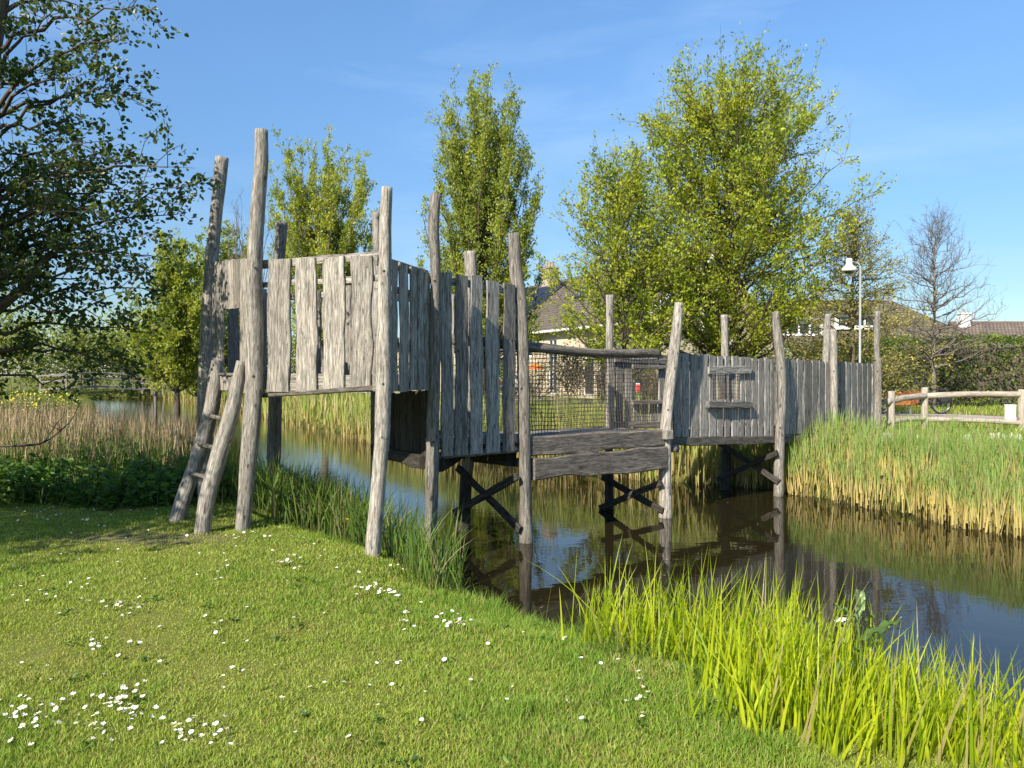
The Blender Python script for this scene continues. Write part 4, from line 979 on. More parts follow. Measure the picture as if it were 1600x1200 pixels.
# gable above the lower eave
f = lambda u, z: V3(HP(0, u), z)
mb.add([f(0, ER - .1), f(WID, ER - .1), f(RU, RZ - .12), f(0, EL - .1)], [[0, 1, 2, 3]], None, [(0, ER, 0), (WID, ER, 0), (RU, RZ, 0), (0, EL, 0)])
rect_wall(mb, HP(0, WID), HP(LEN, WID), Z0 - .3, ER - .1)
mb.build('wall', M['brick'], hs_)
for h, c_, l in ((wh[0], 1, None), (wh[1], 3, None), (wh[2], 2, None), (wh[3], 1, None), (wh[4], 3, None), (wh[5], 3, None)): window(hs_, HP(LEN, 0), HP(0, 0), h, c_, 1)
window(hs_, HP(0, 0), HP(0, WID), gh[0], 2)
mb = MB(); box(mb, V3(HP(0, 5.0), 4.55) + np.array([.35 * -.467 * -.0, 0, 0]) - V3(ex * .05, 0), (1.6, .10, 1.3), math.atan2(ey[1], ey[0])); 
wg = mb.build('window', M['white'], hs_); mb = MB(); box(mb, V3(HP(-.06, 5.0), 4.55), (1.4, .10, 1.1), math.atan2(ey[1], ey[0])); mb.build('pane', M['glass'], wg)
mb = MB(); ov = .45
sl_l = (RZ - EL) / RU; sl_r = (RZ - ER) / (WID - RU)
roof_plane(mb, V3(HP(LEN, -ov), EL - ov * sl_l), V3(HP(-.35, -ov), EL - ov * sl_l), V3(HP(-.35, RU), RZ), V3(HP(LEN, RU), RZ))
roof_plane(mb, V3(HP(-.35, WID + ov), ER - ov * sl_r), V3(HP(LEN, WID + ov), ER - ov * sl_r), V3(HP(LEN, RU), RZ), V3(HP(-.35, RU), RZ))
rf = mb.build('roof', M['roof'], hs_)
mb = MB(); tube(mb, [V3(HP(s, RU), RZ + .02) for s in np.linspace(-.35, LEN, 60)], .11, 8); mb.build('ridge_tiles', M['roofdark'], rf)
# chimney
cs = 17.5; mb = MB(); cp = HP(cs, RU - .1); rot = math.atan2(ex[1], ex[0])
box(mb, V3(cp, RZ + .35), (1.25, .75, 1.5), rot); box(mb, V3(cp, RZ + 1.16), (1.4, .9, .12), rot)
ch = mb.build('chimney', M['chimneybrick'], rf)
for k in (-.4, 0, .4):
    mb = MB(); c_ = cp + ex * k; tube(mb, [V3(c_, RZ + 1.2), V3(c_, RZ + 1.5), V3(c_, RZ + 1.62)], [.13, .11, .13], 10); mb.build('chimney_pot', M['chimneybrick'], ch)
# gutter, bargeboards
mb = MB(); tube(mb, [V3(HP(s, -ov - .07), EL - ov * sl_l - .04) for s in np.linspace(-.35, LEN, 30)], .075, 8); mb.build('gutter', M['white'], hs_)
mb = MB(); board(mb, V3(HP(-.38, -ov), EL - ov * sl_l - .12), V3(HP(-.38, RU), RZ - .10), V3(ex, 0), .05, .24, 3, 0); board(mb, V3(HP(-.38, WID + ov), ER - ov * sl_r - .12), V3(HP(-.38, RU), RZ - .10), V3(ex, 0), .05, .24, 4, 0); mb.build('bargeboard', M['white'], hs_)
for s in (12.2, 26): 
    mb = MB(); tube(mb, [V3(HP(s, -.07), EL - .3), V3(HP(s, -.07), Z0)], .045, 8); mb.build('downpipe', M['black'], hs_)
# two rows of solar panels lying on the slope
rn = unit(np.cross(V3(-ex, 0), V3(ey, sl_l))); rv = unit(V3(ey, sl_l))
def rp_(s, v, o): return V3(HP(s, 0), EL) + rv * v + rn * (o if rn[2] > 0 else -o)
for (s0, s1, v0, v1) in ((14.6, 18.2, 1.6, 5.95), (19.2, 21.6, 3.6, 6.0)):
    ns = int(round((s1 - s0) / 1.2)); nv = max(1, int(round((v1 - v0) / 1.5)))
    for k in range(ns):
        for j in range(nv):
            a0, a1 = s0 + (s1 - s0) * k / ns + .02, s0 + (s1 - s0) * (k + 1) / ns - .02; b0, b1 = v0 + (v1 - v0) * j / nv + .02, v0 + (v1 - v0) * (j + 1) / nv - .02
            mb = MB(); c4 = [rp_(a1, b0, .12), rp_(a0, b0, .12), rp_(a0, b1, .12), rp_(a1, b1, .12)]; l4 = [rp_(a1, b0, .07), rp_(a0, b0, .07), rp_(a0, b1, .07), rp_(a1, b1, .07)]
            mb.add(c4 + l4, [[0, 1, 2, 3], [7, 6, 5, 4], [0, 4, 5, 1], [1, 5, 6, 2], [2, 6, 7, 3], [3, 7, 4, 0]], None, [(0, 0, 0), (2, 0, 0), (2, 3, 0), (0, 3, 0)] * 2); mb.build('solar_panel', M['solar'], rf)
mb = MB(); c4 = [rp_(10.3, 3.1, .05), rp_(9.5, 3.1, .05), rp_(9.5, 4.3, .05), rp_(10.3, 4.3, .05)]; c5 = [v + (c4[0] - rp_(10.3, 3.1, 0)) * 2.4 for v in c4]
mb.add(c4 + c5, [[4, 5, 6, 7], [0, 4, 5, 1][::-1], [1, 5, 6, 2][::-1], [2, 6, 7, 3][::-1], [3, 7, 4, 0][::-1]]); mb.build('skylight', M['glass'], rf)

# --- wide mossy-roofed house on the far right, behind the hedge
def hip_house(name, label, x0, D, wid, dep, eave, ridge, mat, hip_r, hip_l, rot=0.0, wallmat='brick'):
    root = empty(name, (x0 + wid / 2, D + dep / 2, .4), label, 'house'); c, s = math.cos(rot), math.sin(rot)
    W = lambda x, y, z: np.array([x0 + x * c - y * s, D + x * s + y * c, z])
    mb = MB(); pts = [W(.4, .4, 0)[:2], W(wid - .4, .4, 0)[:2], W(wid - .4, dep - .4, 0)[:2], W(.4, dep - .4, 0)[:2]]
    hl = [(1.5, 3.5, 1.2, 2.6), (5, 7, 1.2, 2.6)]
    rect_wall(mb, pts[0], pts[1], 0, eave, hl)
    for a, b in ((1, 2), (2, 3), (3, 0)): rect_wall(mb, pts[a], pts[b], 0, eave)
    mb.build('wall', M[wallmat], root)
    for h in hl: window(root, pts[0], pts[1], h, 2)
    mb = MB(); y = dep / 2
    A, B, C, Dd = W(0, 0, eave), W(wid, 0, eave), W(wid, dep, eave), W(0, dep, eave); E, G = W(hip_l, y, ridge), W(wid - hip_r, y, ridge)
    roof_plane(mb, A, B, G, E); roof_plane(mb, C, Dd, E, G)
    if hip_r: roof_plane(mb, B, C, G + [0, .01, 0], G)
    else: mb.add([W(wid - .3, 0, eave), W(wid - .3, dep, eave), W(wid - .3, y, ridge - .05)], None, [[0, 1, 2]])
    if hip_l: roof_plane(mb, Dd, A, E, E + [0, .01, 0])
    else: mb.add([W(.3, dep, eave), W(.3, 0, eave), W(.3, y, ridge - .05)], None, [[0, 1, 2]])
    rf = mb.build('roof', M[mat], root)
    mb = MB(); tube(mb, [E + [0, 0, .02], G + [0, 0, .02]], .11, 8); tube(mb, [B, G], .09, 8); tube(mb, [A, E], .09, 8); mb.build('ridge_tiles', M['roofdark'], rf)
    return root, rf, W
D2 = 52; x0 = px_x(1195, D2)
h2, rf2, W2 = hip_house('mossy_roof_house', 'wide house with mossy hipped roof and white dormer window band behind the thin conifer', x0, D2, 16.2, 11, 3.3, 7.2, 'roofmoss', 5.0, 2.0)
def dormer(root, W, x, y, w, d, z, h, cols):
    mb = MB(); c0 = W(x, y, z); c1 = W(x + w, y, z); dm_hole = [(.12, w - .12, z + .15, z + h - .12)]
    rect_wall(mb, c0[:2], c1[:2], z, z + h, dm_hole, .06)
    for (xa, s_) in ((x, 1), (x + w, -1)):
        mb.add([W(xa, y, z), W(xa, y + d, z), W(xa, y + d, z + h), W(xa, y, z + h)], [[0, 1, 2, 3]])
    dm = mb.build('dormer', M['white'], root)
    mb = MB(); cc = (W(x, y, z) + W(x + w, y + d, z)) / 2; box(mb, [cc[0], cc[1] - .15, z + h + .08], (w + .4, d + .4, .14)); mb.build('dormer_roof', M['lampgrey'], dm)
    w_ = window(dm, c0[:2], c1[:2], dm_hole[0], cols, 1, 'window', .04, .12)
    for ch_ in list(w_.children): ch_.name = 'pane'
    # keep to three levels: the pane joins the dormer
    for ch_ in list(w_.children): ch_.parent = dm
dormer(h2, W2, 1.2, 1.6, 3.4, 2.2, 4.3, 1.2, 4)
dormer(h2, W2, 5.6, 2.0, 3.2, 2.2, 4.9, 1.1, 3)
D3 = 60; h3, rf3, W3 = hip_house('tiled_roof_house', 'low house with plain grey-brown tiled gable roof beyond the end of the hedge', px_x(1533, D3), D3, 16, 9, 3.6, 6.1, 'roofdark', 0, 0)
mb = MB(); p_ = W3(.9, 3.9, 6.1); box(mb, p_ + [0, 0, .1], (.8, .6, 1.1)); box(mb, p_ + [0, 0, .70], (.95, .75, .1)); c3 = mb.build('chimney', M['white'], rf3)
mb = MB(); tube(mb, [p_ + [0, 0, .75], p_ + [0, 0, 1.1]], .12, 8); mb.build('chimney_pot', M['chimneybrick'], c3)
mb = MB(); p_ = W3(2.6, 1.9, 4.75); box(mb, p_, (.75, .5, .12)); mb.build('skylight', M['glass'], rf3)

# ------------------------------------------------------------------ street lamp
lx = px_x(1343.5, 22); lz = gz(lx, 22)
lamp = empty('street_lamp', (lx, 22, lz), 'slim grey street lamp with white bell shade rising behind the plank wall', 'street lamp')
mb = MB(); tube(mb, [(lx, 22, lz - .1), (lx, 22, lz + .9), (lx, 22, lz + .95), (lx, 22, 4.75)], [.055, .055, .036, .03], 12); mb.build('pole', M['lampgrey'], lamp, smooth=True)
hx = px_x(1326, 22)
mb = MB(); tube(mb, [(lx, 22, 4.6), (lx - .015, 22, 4.78), (lx - .09, 22, 4.87), (hx + .12, 22, 4.88), (hx + .03, 22, 4.86)], .02, 8); mb.build('arm', M['lampgrey'], lamp, smooth=True)
def lathe(mb, c, prof, segs=20, m=0, axis=None):
    V = []; th = np.arange(segs) / segs * 2 * math.pi
    for r_, z in prof: V.append(np.column_stack([c[0] + r_ * np.cos(th), c[1] + r_ * np.sin(th), np.full(segs, c[2] + z)]))
    n = len(prof); i = np.arange(n - 1)[:, None] * segs; j = np.arange(segs)[None]; j2 = (j + 1) % segs
    mb.add(np.concatenate(V), np.stack([i + j, i + j2, i + segs + j2, i + segs + j], -1).reshape(-1, 4), None, None, None, m)
mb = MB(); lathe(mb, (hx, 22, 4.60), [(.001, .0), (.17, .0), (.20, .03), (.205, .06), (.17, .12), (.10, .18), (.085, .21), (.082, .34), (.07, .37), (.001, .375)]); mb.build('lamp_shade', M['lampwhite'], lamp, smooth=True)
mb = MB(); lathe(mb, (hx, 22, 4.56), [(.001, -.03), (.08, -.02), (.13, .02), (.15, .05)]); mb.build('lens', M['glass'], lamp, smooth=True)

# ------------------------------------------------------------------ post-and-rail fence on the far bank
FX = [(px_x(1392, 16.6), 16.6), (px_x(1445, 17.2), 17.2), (px_x(1597.5, 17.0), 17.0), (px_x(1760, 16.4), 16.4)]
fence = empty('rail_fence', (FX[1][0], FX[1][1], .45), 'pale wooden post-and-rail fence on the far bank before the road', 'fence')
for k, ((x, y), top, r_) in enumerate(zip(FX, (1.27, 1.34, 1.30, 1.28), (.085, .075, .09, .09))):
    mb = MB(); z = gz(x, y); log(mb, [(x + .01, y, z - .3), (x, y, z + .4), (x, y, top - .03), (x, y, top)], [r_ * 1.05, r_, r_ * .98, r_ * .78], 14, .04, 500 + k, .5); mb.build('post', M['fencewood'], fence, smooth=True)
for k, (a, b, za, zb, r_) in enumerate(((0, 1, 1.07, 1.16, .068), (1, 2, 1.17, 1.20, .062), (2, 3, 1.2, 1.15, .06), (0, 1, .62, .64, .05), (1, 2, .64, .565, .052), (2, 3, .57, .6, .05))):
    A_, B_ = np.array(FX[a]), np.array(FX[b]); d = unit(B_ - A_); mb = MB(); e0 = .16 if a == 0 else -.02
    y_ = np.array([0, -.02]); log(mb, [V3(A_ - d * e0 + y_, za - .01), V3((A_ + B_) / 2 + y_, (za + zb) / 2 + .02), V3(B_ + y_ + d * -.02, zb)], [r_ * 1.1, r_, r_], 12, .07, 510 + k, .5); mb.build('rail', M['fencewood'], fence, smooth=True)
# white marker post beside the road
x = px_x(1579, 20.5); z = gz(x, 20.5); bo = empty('marker_post', (x, 20.5, z), 'stubby white square marker post between the rails of the fence', 'marker post')
mb = MB(); box(mb, (x, 20.5, z + .2), (.19, .19, .5), .1, 0, None, .012); mb.build('post', M['white'], bo); mb = MB(); box(mb, (x, 20.5, z + .46), (.205, .205, .03), .1, 0, None, .008); mb.build('cap', M['white'], bo)
# concrete landing edge and pale stones at the foot of the bridge
x, y = px_x(1377, 14.4), 14.4
mb = MB(); box(mb, (x, y, .47), (.75, .35, .12), .35, 0, None, .02); tag(mb.build('landing_slab', M['concrete'], base=(x, y, .4)), 'pale concrete slab among the reeds at the far end of the bridge', 'slab')
r = np.random.default_rng(8); pr = None
for k, (px_, py) in enumerate(((1502, 687), (1513, 690), (1551, 688), (1561, 690), (1569, 687), (1583, 691), (1592, 690), (1454, 684), (1432, 685))):
    D = 13.6 + r.random() * .8; x = px_x(px_, D); z = gz(x, D); mb = MB()
    n = 8; lathe(mb, (0, 0, 0), [(.001, -.06), (.07, -.04), (.10, .03), (.08, .11), (.04, .15), (.001, .16)], 9); V = mb.V[0]; V *= .62; V *= 1 + .18 * r.normal(size=V.shape).astype(np.float32) * .6
    V += np.array([x, D, z + .02], np.float32)
    tag(mb.build('pale_stone', M['concrete'], base=(x, D, z), smooth=True), 'small whitish stone in the grass at the top of the reed bank', 'stone', 'whitish stones along the reed bank')

# ------------------------------------------------------------------ cargo bike parked on the road
def torus(mb, c, R_, r_, axis, segs=40, sm_=8, m=0):
    a = np.arange(segs + 1) / segs * 2 * math.pi; ax = unit(axis); u = unit(np.cross(ax, UP)); pts = [np.asarray(c) + R_ * (math.cos(t_) * u + math.sin(t_) * UP) for t_ in a]
    tube(mb, pts, r_, sm_, None, m, False)
by = 24.8; xr, xf = px_x(1471, by), px_x(1377, by); bz = gz(xf, by) + .03
bike = empty('cargo_bike', ((xr + xf) / 2, by, bz), 'long parked cargo bike with orange-brown wooden box between its wheels', 'cargo bike'); ax = np.array([0, 1., 0])
B = lambda x, z, y=0: np.array([x, by + y, bz + z])
for x, R_ in ((xr, .33), (xf, .27)):
    mb = MB(); torus(mb, B(x, R_), R_ - .025, .025, ax); wl = mb.build('wheel', M['rubber'], bike, smooth=True)
    mb = MB(); torus(mb, B(x, R_), R_ - .055, .012, ax); mb.build('rim', M['steel'], wl, smooth=True)
    mb = MB()
    for k in range(18):
        t_ = k / 18 * 6.283; tube(mb, [B(x, R_, .03 * (-1) ** k), B(x + math.cos(t_) * (R_ - .06), R_ + math.sin(t_) * (R_ - .06))], .0025, 3, None, 0, False)
    tube(mb, [B(x, R_, -.06), B(x, R_, .06)], .025, 8); mb.build('spokes', M['steel'], wl)
mb = MB(); bb = B(xr - .48, .32)
for pts, r_ in (([B(xr, .33, -.05), bb, B(xr - .62, .33)], .016), ([bb, B(xr - .36, .92)], .02), ([B(xr - .62, .33), B(xr - 1.75, .28), B(xf + .36, .34), B(xf + .22, .62), B(xf + .10, .40), B(xf, .27)], .024),
                ([B(xr - .36, .75), B(xr - .85, .42)], .02), ([B(xr, .33, .05), B(xr - .34, .74)], .012), ([B(xr, .33, -.05), B(xr - .34, .74)], .012), ([B(xr - .8, .4), B(xr - .86, 1.02)], .018)):
    tube(mb, pts, r_, 8)
mb.build('frame', M['black'], bike, smooth=True)
mb = MB(); tube(mb, [B(xr - .86, 1.0), B(xr - .88, 1.12), B(xr - .76, 1.16, .26), B(xr - .66, 1.14, .30)], .013, 8); tube(mb, [B(xr - .88, 1.12), B(xr - .76, 1.16, -.26), B(xr - .66, 1.14, -.30)], .013, 8); mb.build('handlebar', M['black'], bike, smooth=True)
mb = MB(); lathe(mb, (0, 0, 0), [(.001, 0), (.07, .0), (.10, .03), (.09, .06), (.001, .07)], 14); mb.V[0][:, 0] *= 1.35; mb.V[0] += B(xr - .33, .93).astype(np.float32); mb.build('saddle', M['rubber'], bike, smooth=True)
mb = MB(); box(mb, B(xr - .02, .80), (.40, .22, .03)); tube(mb, [B(xr, .33, .08), B(xr + .02, .8, .08)], .008, 6); tube(mb, [B(xr, .33, -.08), B(xr + .02, .8, -.08)], .008, 6); mb.build('luggage_rack', M['black'], bike)
mb = MB(); box(mb, B(xr + .06, .55, -.14), (.34, .12, .34), 0, 0, None, .03); mb.build('pannier', M['black'], bike)
# tapering box: floor and four flared sides
mb = MB(); cx = (xf + .34 + xr - .95) / 2; l0, l1, w0, w1, h0, h1 = .80, .98, .42, .60, .30, .76
lo4 = [B(cx - l0 / 2, h0, -w0 / 2), B(cx + l0 / 2, h0, -w0 / 2), B(cx + l0 / 2, h0, w0 / 2), B(cx - l0 / 2, h0, w0 / 2)]; hi4 = [B(cx - l1 / 2, h1 - .1, -w1 / 2), B(cx + l1 / 2, h1, -w1 / 2), B(cx + l1 / 2, h1, w1 / 2), B(cx - l1 / 2, h1 - .1, w1 / 2)]
inn = [v + (np.array([cx, by, v[2]]) - v) * .06 + [0, 0, .0] for v in hi4]; inl = [v + (np.array([cx, by, v[2]]) - v) * .06 + [0, 0, .04] for v in lo4]
mb.add(lo4 + hi4 + inn + inl, [[3, 2, 1, 0]] + [[k, (k + 1) % 4, 4 + (k + 1) % 4, 4 + k] for k in range(4)] + [[4 + k, 4 + (k + 1) % 4, 8 + (k + 1) % 4, 8 + k] for k in range(4)] + [[8 + k, 8 + (k + 1) % 4, 12 + (k + 1) % 4, 12 + k] for k in range(4)] + [[12, 13, 14, 15]])
mb.build('cargo_box', M['boxorange'], bike)
mb = MB(); tube(mb, [B(cx + .2, .3, -.1), B(cx + .2, .02, -.16)], .015, 6); tube(mb, [B(cx + .2, .3, .1), B(cx + .2, .02, .16)], .015, 6); mb.build('stand', M['steel'], bike)

# ------------------------------------------------------------------ parked car, far behind the boards
cd = unit(np.array([-10.5, 16.5])); cn = np.array([cd[1], -cd[0]]); cc = np.array([-1.25, 44.9]); cz = .48
car = empty('parked_car', V3(cc, cz), 'white parked car with red tail lamps glimpsed between the boards', 'car')
CP = lambda l, w_, z: V3(cc + cd * l + cn * w_, cz + z)
prof = [(-2.05, .42), (-2.08, .75), (-2.0, .95), (-1.55, 1.36), (-.9, 1.46), (.2, 1.44), (1.0, 1.0), (1.75, .88), (2.05, .70), (2.08, .40), (1.9, .22), (-1.9, .22)]
def wd(z): return .86 if z < .5 else (.86 - (z - .5) * .05 if z < 1.0 else .83 - (z - 1.0) * .42)
mb = MB(); L_s = [CP(l, -wd(z), z) for l, z in prof]; R_s = [CP(l, wd(z), z) for l, z in prof]; n = len(prof)
mb.add(L_s + R_s, [[k, (k + 1) % n, n + (k + 1) % n, n + k][::-1] for k in range(n)])
ctr = [CP(0, -.86, .6), CP(0, .86, .6)]
mb.add(L_s + [ctr[0]], None, [[k, (k + 1) % n, n] for k in range(n)]); mb.add(R_s + [ctr[1]], None, [[(k + 1) % n, k, n] for k in range(n)])
mb.build('body', M['carwhite'], car)
mb = MB()
for s_ in (-1, 1):
    e = .012 * s_
    for (la, lb, lc, ld_) in ((-1.5, -.55, -.6, -1.2), (-.45, .62, .1, -.45)):
        quadf(mb, CP(la, s_ * wd(1.02) + e, 1.0), CP(lb, s_ * wd(1.02) + e, 1.0), CP(lc, s_ * wd(1.36) + e, 1.38), CP(ld_, s_ * wd(1.36) + e, 1.38))
quadf(mb, CP(-1.99, -.7, .99), CP(-1.99, .7, .99), CP(-1.58, .6, 1.37), CP(-1.58, -.6, 1.37)); quadf(mb, CP(1.0, -.72, 1.03), CP(1.0, .72, 1.03), CP(.28, .6, 1.43), CP(.28, -.6, 1.43)); mb.build('windows', M['glass'], car)
for s_ in (-1, 1):
    mb = MB(); c_ = CP(-2.05, s_ * .66, .80); box(mb, c_, (.12, .26, .24), math.atan2(cd[1], cd[0]), 0, None, .02); mb.build('tail_lamp', M['red'], car)
for l in (-1.3, 1.3):
    for s_ in (-1, 1):
        mb = MB(); torus(mb, CP(l, s_ * .80, .31), .22, .09, V3(cn, 0), 24, 8); wl = mb.build('wheel', M['rubber'], car, smooth=True)
        mb = MB(); tube(mb, [CP(l, s_ * .76, .31), CP(l, s_ * .86, .31)], .17, 16); mb.build('rim', M['steel'], wl)
mb = MB(); box(mb, CP(-2.09, 0, .42), (.1, 1.6, .2), math.atan2(cd[1], cd[0]), 0, None, .03); mb.build('bumper', M['black'], car)

# orange garden parasol and small red letter box seen through the netting
x, D = px_x(838, 42), 42.0; z = gz(x, D); pa = empty('garden_parasol', (x, D, z), 'small orange garden parasol seen through the wire netting', 'parasol')
mb = MB(); k = 8; th = np.arange(k) / k * 6.283; Vt = [(x, D, 2.36)] + [(x + .42 * math.cos(a), D + .42 * math.sin(a), 2.12) for a in th] + [(x + .42 * math.cos(a), D + .42 * math.sin(a), 1.98) for a in th]
mb.add(Vt, [[1 + i, 1 + k + i, 1 + k + (i + 1) % k, 1 + (i + 1) % k] for i in range(k)], [[0, 1 + i, 1 + (i + 1) % k] for i in range(k)]); mb.build('canopy', M['orange'], pa)
mb = MB(); tube(mb, [(x, D, z), (x, D, 2.42)], .025, 8); mb.build('pole', M['white'], pa); mb = MB(); lathe(mb, (x, D, z), [(.25, 0), (.25, .06), (.05, .1), (.03, .3)], 14); mb.build('base', M['concrete'], pa)
x, D = px_x(997, 33), 33.0; z = gz(x, D); lb = empty('letter_box', (x, D, z), 'small red letter box on a grey post seen through the bridge window', 'letter box')
mb = MB(); box(mb, (x, D, 1.08), (.20, .16, .32), .3, 0, None, .03); mb.build('box', M['red'], lb); mb = MB(); tube(mb, [(x, D, z), (x, D, .93)], .03, 8); mb.build('post', M['farwood'], lb); mb = MB(); box(mb, (x, D, 1.28), (.15, .15, .08), .3, 0, None, .02); mb.build('cap', M['white'], lb)

# ------------------------------------------------------------------ far footbridge and fence on the left
def far_rails(name, label, cat, pts, rails, step, h, deckz=None):
    c = resample(np.array(pts, float), .5); root = empty(name, c[len(c) // 2], label, cat); L = np.concatenate([[0], np.cumsum(np.linalg.norm(np.diff(c, axis=0), axis=1))])
    at = lambda u: np.array([np.interp(u, L, c[:, k]) for k in range(3)])
    for u in np.arange(.05, L[-1], step):
        p_ = at(u); mb = MB(); box(mb, p_ + [0, 0, h / 2 - .2], (.13, .13, h + .4), .2); mb.build('post', M['farwood'], root)
    for z in rails:
        mb = MB(); tube(mb, [at(u) + [0, -.08, z] for u in np.linspace(0, L[-1], 24)], .06, 6); mb.build('rail', M['farwood'], root)
    if deckz is not None:
        for k_, off in ((0, 0), (1, 1.6)):
            pass
        mb = MB(); us = np.linspace(0, L[-1], 24); V = []
        for u in us:
            p_ = at(u); V += [p_ + [0, -.1, 0], p_ + [0, 1.7, 0], p_ + [0, 1.7, -.14], p_ + [0, -.1, -.14]]
        i = np.arange(23)[:, None] * 4; j = np.arange(4)[None]; mb.add(np.array(V), np.stack([i + j, i + 4 + j, i + 4 + (j + 1) % 4, i + (j + 1) % 4], -1).reshape(-1, 4)); mb.build('deck', M['farwood'], root)
        for z in rails:
            mb = MB(); tube(mb, [at(u) + [0, 1.7, z] for u in np.linspace(0, L[-1], 24)], .06, 6); mb.build('rail', M['farwood'], root)
    return root
D = 62
far_rails('footbridge', 'arched wooden footbridge with pale railings far across the pond', 'footbridge', [(px_x(62, D), D, .55), (px_x(115, D), D, .78), (px_x(165, D + 2), D + 2, .82), (px_x(226, D + 4), D + 4, .5)], (1.05, .55), 2.2, 1.1, 0)
far_rails('plank_fence', 'long low pale fence running from the far footbridge to the young trees', 'fence', [(px_x(222, D + 6), D + 6, .45), (px_x(280, D), D, .45), (px_x(345, D - 6), D - 6, .45), (px_x(420, D - 12), D - 12, .45)], (.95, .5), 2.4, 1.0)
# ------------------------------------------------------------------ grass, reeds, flowers
def scatter(n, x0, x1, y0, y1, keep, seed=0):
    r = np.random.default_rng(seed); x = r.uniform(x0, x1, n); y = r.uniform(y0, y1, n); z, sd, dn, df = land(x, y)
    k = keep(x, y, sd, dn, df, r); return np.column_stack([x, y, z])[k], sd[k]
def inview(x, y, m=.10): return (np.abs(x) < y * (.667 + m) + .3)
# mown lawn: denser near the walker
def lawn():
    r = np.random.default_rng(40); n = 600000
    y = 2.2 + 11.5 * r.random(n) ** 1.75; x = (r.random(n) * 2 - 1) * (y * .76 + .5)
    z, sd, dn, df = land(x, y); k = (sd > .0) & (dn < df) & (x < 6); x, y, z, sd = x[k], y[k], z[k], sd[k]; n = len(x)
    patch = vnoise(x * .8, y * .8, 31) + .6 * vnoise(x * 2.6, y * 2.6, 32) + .4 * vnoise(x * 7, y * 7, 34)
    near = sm(.9, .1, sd)
    H = (.024 + .012 * r.random(n)) * (1 + .35 * patch) * (1 + 1.9 * near * r.random(n) + .5 * (r.random(n) < .04))
    tuft = vnoise(x * 6, y * 6, 33) > .75; H = np.where(tuft, H * 1.5, H)
    worn = (np.hypot((x + 3.55) / .9, (y - 7.5) / .3) < 1 + .3 * vnoise(x * 5, y * 5, 2)) & (r.random(n) < .55)
    k = ~worn; tint = np.clip(.52 - .33 * patch + .22 * r.normal(size=n) - .2 * near, 0, 1)
    mb = MB(); w = .0024 + .0012 * r.random(n) + .0005 * y
    dry = sm(.35, 1.3, vnoise(x * .9 + 3, y * .9, 35) + .5 * vnoise(x * 3, y * 3, 36)); third = np.clip(r.random(n) * .9 + .24 * dry, 0, 1)
    blades(mb, np.column_stack([x, y, z - .004])[k], H[k], w[k], .5, .7, 2, tint[k], None, 41, third[k]); return mb
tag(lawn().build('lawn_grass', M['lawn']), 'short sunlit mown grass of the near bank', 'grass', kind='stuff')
# ragged fringe along the near edge
p, sd = scatter(60000, -3.5, 7, 2.0, 11, lambda x, y, sd, dn, df, r: (dn < df) & (sd > -.06) & (sd < .42) & (r.random(len(x)) < .62 - .55 * np.abs(sd - .1)), 42)
r = np.random.default_rng(43); mb = MB(); blades(mb, p, (.06 + .14 * r.random(len(p)) ** 2) * (1 - .5 * sm(.1, .42, sd)), .004 + .003 * r.random(len(p)), .5, .9, 3, r.random(len(p)) * .8, None, 44)
tag(mb.build('bank_grass', M['tallgrass']), 'longer ragged grass fringe at the water edge', 'grass', kind='stuff')
# tall grass and young reed round the poles
def tall_keep(x, y, sd, dn, df, r):
    u = x / y * F + 800
    d = np.where((u > 415) & (u < 585), 1.0, np.where((u > 585) & (u < 720), .55, np.where((u > 330) & (u <= 415), .55, 0)))
    lo = np.where(u < 585, -.75, -.65); hi = np.where(u < 585, 1.0, .42)
    return (dn < df) & (sd > lo) & (sd < hi) & (y > 6.3) & (y < 12.5) & (r.random(len(x)) < d) & (sd < np.where(y < 8.2, .5, 9))
p, sd = scatter(15000, -5, -.3, 6.2, 12.8, tall_keep, 45); r = np.random.default_rng(46)
p[:, 2] = np.maximum(p[:, 2], WATER - .15); p = p[:5200]; h = (.38 + .45 * r.random(len(p))) * np.where(p[:, 1] < 8.3, .85, 1); mb = MB(); blades(mb, p, h, .009 + .007 * r.random(len(p)), .22, .5, 4, r.random(len(p)) ** 1.4, None, 47)
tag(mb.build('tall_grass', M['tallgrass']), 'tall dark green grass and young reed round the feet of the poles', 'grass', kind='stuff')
# nettles on the bank at the far left
def nettles():
    p, sd = scatter(5200, -11, -2.9, 9.1, 14, lambda x, y, sd, dn, df, r: (sd > .3) & (y > 9.3 + .25 * np.sin(x * 3)) & (dn < df) & (x / y * F + 800 < 352) & (y < 13.2), 48)
    r = np.random.default_rng(49); p = p[:1350]; n = len(p); h = .14 + .36 * r.random(n) ** 1.3; mb = MB(); bl = []; dl = []
    az = r.random(n) * 6.28; ln = .15 * r.random(n)
    for k in range(9):
        t = .2 + .8 * k / 8; c = p + np.column_stack([np.cos(az) * ln * h * t, np.sin(az) * ln * h * t, h * t])
        for s in (0, 1):
            a = az + k * 1.57 + s * 3.14; d = np.column_stack([np.cos(a), np.sin(a), np.full(n, -.15 + .3 * t)]); bl.append(c); dl.append(d * 1.6)
    leaves(mb, np.concatenate(bl), .10, np.concatenate(dl), .5, .6, None, True, 50)
    st = MB(); blades(mb, p, h, .008, .1, .1, 2, np.zeros(n), None, 51); return mb
p, sd = scatter(9000, -11, -2.9, 9.2, 13.6, lambda x, y, sd, dn, df, r: (sd > .1) & (dn < df) & (x / y * F + 800 < 360) & (r.random(len(x)) < .3 + .4 * (y > 10.4)), 148); r = np.random.default_rng(149); p = p[:3800]; mb = MB()
